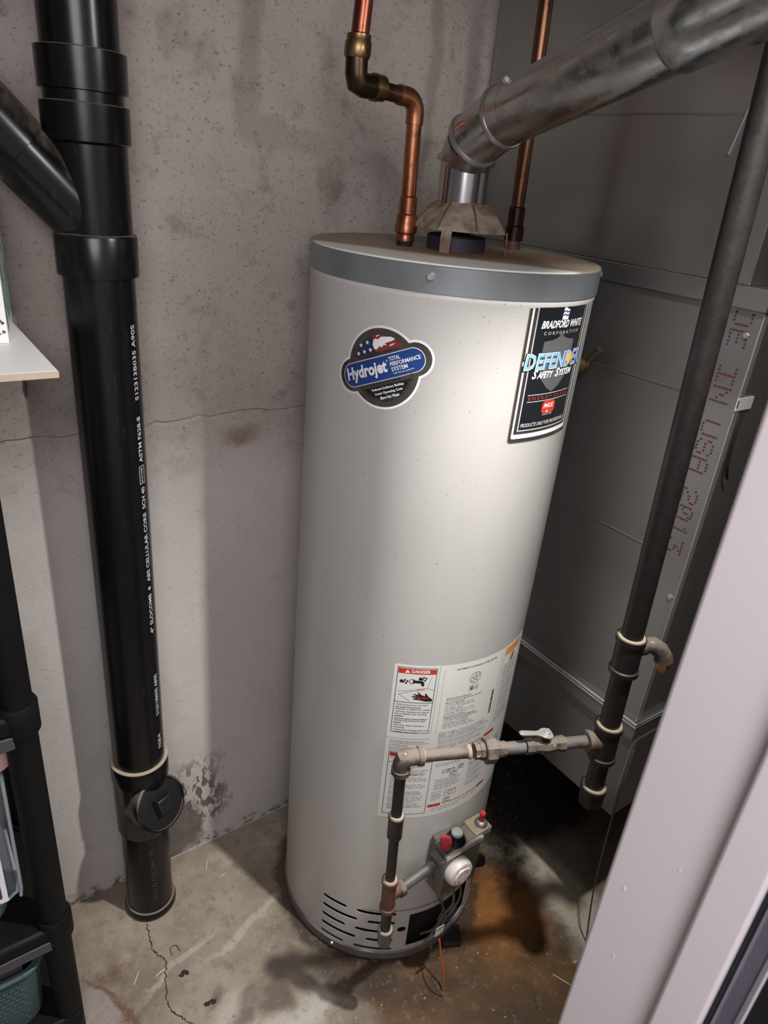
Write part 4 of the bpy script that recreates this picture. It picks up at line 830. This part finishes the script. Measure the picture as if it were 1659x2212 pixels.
obj('wye_body', lz([(AR+.001, 1.45), (AR+.001, 1.64)]), 'abs', ab)
wa = Vector((AX-.004, AY, 1.462)); wd_ = Vector((-.68, -.02, .72)).normalized()
obj('wye_branch', MB().lathe(wa, wd_, [(.043, 0), (.0425, .10), (.0425, .13)], 36), 'abs', ab)
obj('branch_hub', MB().lathe(wa+wd_*.128, wd_, [(.0425, 0), (.046, .001), (.046, .075), (.0425, .076)], 36), 'abs', ab)
we = wa+wd_*.20
obj('branch_bend', MB().tube(loops([we-wd_*.02, we+wd_*.02, we+Vector((-.032, -.001, .058)), we+Vector((-.036, -.001, .10)), (we.x-.036, AY, 1.9), (we.x-.036, AY, 2.299)], 6), .0415, 28), 'abs', ab)
obj('branch_collar', MB().lathe(we+Vector((-.036, -.001, .062)), (0, 0, 1), [(.044, 0), (.048, .002), (.048, .05), (.044, .052)], 32), 'abs', ab)
# cleanout
obj('cleanout_tee', lz([(AR, .255), (AR+.004, .262), (AR+.0045, .40), (AR+.0065, .405), (AR+.0068, .448), (AR+.0055, .451), (AR, .452)]), 'abs', ab)
obj('rim_glue', lz([(AR+.0045, .4505), (AR+.0068, .4500), (AR+.0068, .4520), (AR+.0045, .4525)]), 'putty', ab)
cdn = Vector((.33, -.82, .40)).normalized(); cc = Vector((.3085, 1.055, .3645))-cdn*.0745
hub = obj('cleanout_hub', MB().lathe(cc, cdn, [(.046, .0), (.050, .035), (.0565, .050), (.0575, .074), (.0545, .076), (.0525, .076), (.052, .068)], 40), 'abs', ab)
obj('cleanout_plug', MB().lathe(cc, cdn, [(.0520, .060), (.0520, .0735), (.0495, .0745), (.02, .0745)], 36), 'black', hub)
q = cc+cdn*.0745; ta = cdn.cross(Vector((0, 0, 1))).normalized(); tb = ta.cross(cdn)
obj('plug_square', MB().add([q+ta*a*k+tb*b*k+cdn*h for h, k in ((0, .019), (.018, .0155)) for a, b in ((-1, -1), (1, -1), (1, 1), (-1, 1))], [(0, 1, 2, 3), (7, 6, 5, 4), (0, 4, 5, 1), (1, 5, 6, 2), (2, 6, 7, 3), (3, 7, 4, 0)]), 'black', hub, bevel=.002)
def amap(a0, z0):
    return Flat(lambda u, v, lift: (AX+(AR+lift*.0004)*math.cos(math.radians(a0)-v/1000/AR), AY+(AR+lift*.0004)*math.sin(math.radians(a0)-v/1000/AR), z0+u/1000))
mb = MB()
F = amap(-46, 1.215); F.text(mb, 'S12313B035 A90S', 0, 0, 117, 9, 0, .02, 0, 1)
F = amap(-46, .770)
for t, x0, x1 in (('4"', 0, 14), ('SLOCOMB', 20, 86), ('ABS CELLULAR CORE', 112, 248), ('SCH 40', 256, 296), ('ASTM F628-8', 340, 418)): F.text(mb, t, x0, 0, x1-x0, 9, 0, .02, 0, 1)
F.poly(mb, [(98, 0), (102, 4.5), (98, 9), (94, 4.5)], 1); F.frame(mb, 302, -2, 334, 11, 1.2, 1); F.text(mb, 'SLOCOMB', 305, 3, 26, 4, 0, .02, 0, 1)
F = amap(-46, .575); F.text(mb, 'S12313B035 A90S', 0, 0, 100, 9, 0, .02, 0, 1)
F = amap(-46, .49); F.text(mb, 'F628-8', 0, 0, 36, 9, 0, .02, 0, 1)
obj('white_lettering', mb, 'absink', ab, smooth=False)['kind'] = 'stuff'
mb = MB(); F = amap(-88, .06); F.text(mb, 'CELLULAR CORE DWV', 0, 0, 135, 9, 0, .0, 0, .8); F.text(mb, 'PT-1 ASTM', 150, 0, 60, 9, 0, 0, 0, .8)
obj('faint_lettering', mb, 'absemb', ab, smooth=False)

# ================================================================== SHELVES AND THEIR LOAD (left edge)
su = thing('shelving_unit', 'black plastic shelving unit with round posts at the left edge', 'shelf', (-.2, 1.04, 0))
def slab(z0, z1, x1=.092, y0=.905, y1=1.19): return MB().box(-.62, x1, y0, y1, z0, z1)
for z0, z1 in ((.045, .080), (.312, .346), (.785, .822), (1.280, 1.313)): obj('shelf_board', slab(z0, z1), 'shelf', su, bevel=.008)
for z in (.296, .765): obj('shelf_lip', MB().box(-.62, .06, .9035, .9075, z, z+.022), 'shelf_hi', su, bevel=.001)
for y in (.930, 1.165):
    obj('post', MB().lathe((.072, y, 0), (0, 0, 1), [(.0235, 0), (.0235, 1.28)], 28), 'shelf', su)
    for z in (.300, .775): obj('post_collar', MB().lathe((.072, y, z), (0, 0, 1), [(.027, 0), (.0295, .004), (.0295, .050), (.0265, .056), (.0235, .056)], 28), 'shelf', su)
wb = tag(obj('white_board', MB().box(-.45, .1745, .894, 1.194, 1.3135, 1.322), 'white', None, smooth=False, bevel=.001), 'white laminate board lying across the top of the black shelves', 'board')
obj('raw_edge', MB().box(-.45, .1747, .8932, .8942, 1.3137, 1.3216), 'edge', wb, smooth=False)
F0 = Vector((.1468, 1.042, 1.3226)); DS = Vector((.0292, .146, 0)); DF = Vector((-.055, .011, 0)); BH = Vector((0, 0, .18))
q8 = [F0, F0+DS, F0+DS+DF, F0+DF]; q8 += [p+BH for p in q8]
pb = tag(obj('patterned_box', MB().add(q8, [(3, 2, 1, 0), (4, 5, 6, 7), (0, 1, 5, 4), (1, 2, 6, 5), (2, 3, 7, 6), (3, 0, 4, 7)]), 'white', None, smooth=False), 'white box printed with teal and green leaves on the white board', 'box')
fu, su_ = DF.normalized(), DS.normalized(); nf = Vector((fu.y, -fu.x, 0)); nf = nf if nf.y < 0 else -nf; ns = Vector((su_.y, -su_.x, 0)); ns = ns if ns.x > 0 else -ns
FB = Flat(lambda u, v, lift: tuple(F0+fu*(u/1000)+nf*(.0002*lift)+Vector((0, 0, v/1000)))); FS = Flat(lambda u, v, lift: tuple(F0+su_*(u/1000)+ns*(.0002*lift)+Vector((0, 0, v/1000))))
random.seed(4)
def leafp(cx, cy, L, w_, a): return [(cx+x*math.cos(a)-y*math.sin(a), cy+x*math.sin(a)+y*math.cos(a)) for x, y in [(L*(t-.5), w_*math.sin(PI*t)) for t in (0, .2, .4, .6, .8)]+[(L*(t-.5), -w_*math.sin(PI*t)) for t in (1, .8, .6, .4, .2)]]
for m_ in ('leaf1', 'leaf2', 'leaf3', 'leaf1'):
    mb = MB()
    for k in range(16):
        FB.poly(mb, leafp(random.uniform(20, 36), random.uniform(26, 155), random.uniform(24, 44), random.uniform(7, 12), random.uniform(.6, 2.5)), random.uniform(1, 4), 200)
        FS.poly(mb, leafp(random.uniform(22, 126), random.uniform(28, 152), random.uniform(30, 55), random.uniform(7, 12), random.uniform(.6, 2.5)), random.uniform(1, 4), 200)
    obj('printed_leaves', mb, m_, pb, smooth=False)
mb = MB()
for k in range(70): FB.poly(mb, circ(random.uniform(4, 52), random.uniform(4, 60), random.uniform(1.2, 2.4), 8), 5, 200)
obj('printed_berries', mb, 'berry', pb, smooth=False)
def bin_mesh(x0, x1, y0, y1, z0, z1, t=.0025, taper=.012):
    mb = MB(); n = 5
    def ring(k, z, r=.03): return [(a, b, z) for a, b in rrect(x0+k, y0+k, x1-k, y1-k, r, n)]
    rs = [ring(taper, z0), ring(taper*.4, z0+.02, .034), ring(0, z1), ring(-.005, z1), ring(-.005, z1-.012), ring(-.003, z1-.012)]
    inner = [ring(t, z1), ring(taper+t, z0+t)]
    allr = rs[:4]+[]; k = len(rs[0]); vs = sum(rs[:3]+inner, [])
    fs = [(j*k+i, j*k+(i+1) % k, (j+1)*k+(i+1) % k, (j+1)*k+i) for j in range(4) for i in range(k)]+[tuple(range(k))[::-1], tuple(range(4*k, 5*k))]
    return mb.add(vs, fs)
b2 = tag(obj('clear_bin', bin_mesh(-.30, .020, .955, 1.13, .347, .405), 'clear'), 'low clear plastic bin resting on the lower black shelf under another bin', 'bin', 'clear plastic bins on the shelf')
obj('contents', MB().box(-.28, -.004, .975, 1.11, .352, .395), 'cream', b2, bevel=.006)
b1 = tag(obj('clear_bin', bin_mesh(-.34, .036, .945, 1.14, .406, .690, .0025, .006), 'clear'), 'tall clear plastic bin with a picture card on its front, stacked on a low bin', 'bin', 'clear plastic bins on the shelf')
obj('bin_rim', MB().box(-.345, .040, .938, .945, .678, .692), 'clear', b1, bevel=.002)
obj('bin_edge_glint', MB().tube([(.032, .950, .407), (.0345, .948, .43), (.0375, .947, .68)], .0028, 8), 'clear_glint', b1); obj('bin_edge_glint', MB().tube([(-.30, .951, .409), (.012, .951, .409), (.028, .960, .409), (.032, .98, .409), (.032, 1.1, .409)], .003, 8), 'clear_glint', b1)  # pale tubes added to draw bright highlights along the bin's edges
card = obj('picture_card', MB().box(-.16, .013, .9365, .9385, .425, .585), 'wht', b1, smooth=False)
obj('card_print', MB().box(-.15, .005, .9355, .9363, .435, .577), 'purple', card, smooth=False); obj('card_print', MB().box(-.15, -.008, .9348, .9353, .447, .575), 'cream', card, smooth=False)
tag(obj('pink_bottle', MB().lathe((.031, .966, .6925), (0, 0, 1), [(.020, 0), (.026, .006), (.027, .04), (.025, .062), (.016, .074), (.004, .078)], 24), 'pink'), 'pink rounded plastic item on top of the tall clear bin', 'bottle')
bk = thing('basket', 'teal woven pattern plastic basket on the bottom shelf behind the post', 'basket', (-.2, 1.0, .08))
obj('wall', bin_mesh(-.30, .040, .923, 1.12, .0815, .247, .004, .014), 'teal', bk)
obj('rim', MB().tube([(a, b, .246) for a, b in rrect(-.305, .918, .0445, 1.125, .035, 6)]+[(.0095, .918, .246)], .0045, 8), 'teal', bk)
wv = MB()
for r in range(12):
    for c in range(26):
        x = .0-c*.011+(r % 2)*.0055; z = .098+r*.0115
        wv.box(x-.0042, x+.0042, z*-.066+.9358, z*-.066+.9440, z-.0022, z+.0022)
obj('weave', wv, 'teal', bk, smooth=False)['kind'] = 'stuff'
tag(obj('black_bottle', MB().lathe((-.005, .99, .0825), (0, 0, 1), [(.030, 0), (.034, .005), (.034, .15), (.020, .172), (.014, .176), (.014, .192)], 24), 'bottle'), 'glossy black bottle standing inside the teal basket', 'bottle')
cm_ = tag(obj('mauve_packet', MB().box(-.16, .012, .948, .962, .084, .274), 'mauve', None, bevel=.003), 'mauve packet with small print poking out of the teal basket', 'packet')

# ================================================================== LITTER ON THE FLOOR
def splinter(x, y, L, a, lab, th=.0013):
    d = Vector((math.cos(a), math.sin(a), 0)); p = Vector((x, y, th))
    return tag(obj('splinter', MB().tube([p-d*L/2, p, p+d*L/2], [th*.7, th, th*.6], 6), 'straw'), lab, 'splinter', 'pale splinters on the floor')
splinter(.432, 1.137, .030, 1.1, 'pale straw splinter on the floor near the wall right of the drain stack')
splinter(.455, 1.092, .013, .2, 'short pale splinter on the floor between drain stack and heater shadow')
splinter(.205, .962, .028, .9, 'pale splinter on the floor left of the floor crack')
splinter(.250, .947, .022, .3, 'pale splinter lying across the floor crack')
splinter(.984, .470, .045, -1.15, 'pale straw stick on the brown floor beside the door trim', .0016)
stp = MB().tube(loops([(.284, .968, .0015), (.286, .984, .0015), (.292, .988, .0015), (.300, .985, .0015), (.302, .970, .0015)], 4), .0011, 6)
tag(obj('staple', stp, 'iron_rust'), 'rusty U shaped staple lying on the floor right of the crack', 'staple')
for (x, y, lab) in ((.290, .919, 'dark clump of dirt on the floor right of the crack, upper of two'), (.316, .835, 'dark clump of dirt on the floor nearer the camera, lower of two')):
    mb = MB()
    for k in range(7): mb.sphere((x+random.uniform(-.009, .009), y+random.uniform(-.005, .005), .002), random.uniform(.002, .005), 8, 5, (1.3, 1, .5))
    tag(obj('dirt_clump', mb, 'dirt'), lab, 'dirt', 'dark dirt clumps on the floor')
mb = MB()
for k in range(5): mb.sphere((.835+random.uniform(-.006, .012), .628+random.uniform(-.006, .006), .002), random.uniform(.002, .005), 8, 5, (1.4, 1, .5))
mb2 = MB().sphere((1.040, .482, .0022), .0055, 8, 5, (1.2, .8, .4)).sphere((1.050, .474, .0022), .0045, 8, 5, (1.1, .8, .5))
tag(obj('paint_flake', mb2, 'chip'), 'pale pair of paint flakes on the floor in the bright strip', 'flake')
sp = MB(); random.seed(3)
for k in range(300):
    x, y = random.uniform(.45, 1.25), random.uniform(.35, .95)
    if math.hypot(x-TX, y-TY) < R+.012 or y > .96: continue
    r = random.choice((.0005, .0006, .0007, .0009, .0012, .0019)); sp.sphere((x, y, r*.3), r, 5, 3, (random.uniform(.8, 2), 1, .6))
for k in range(160):
    x, y = random.uniform(.1, .6), random.uniform(.6, 1.18); r = random.choice((.0005, .0007, .001)); sp.sphere((x, y, r*.3), r, 5, 3, (1.6, 1, .6))
g = tag(obj('floor_grit', sp, 'chip'), 'pale grit and flakes scattered over the concrete floor', 'grit'); g['kind'] = 'stuff'
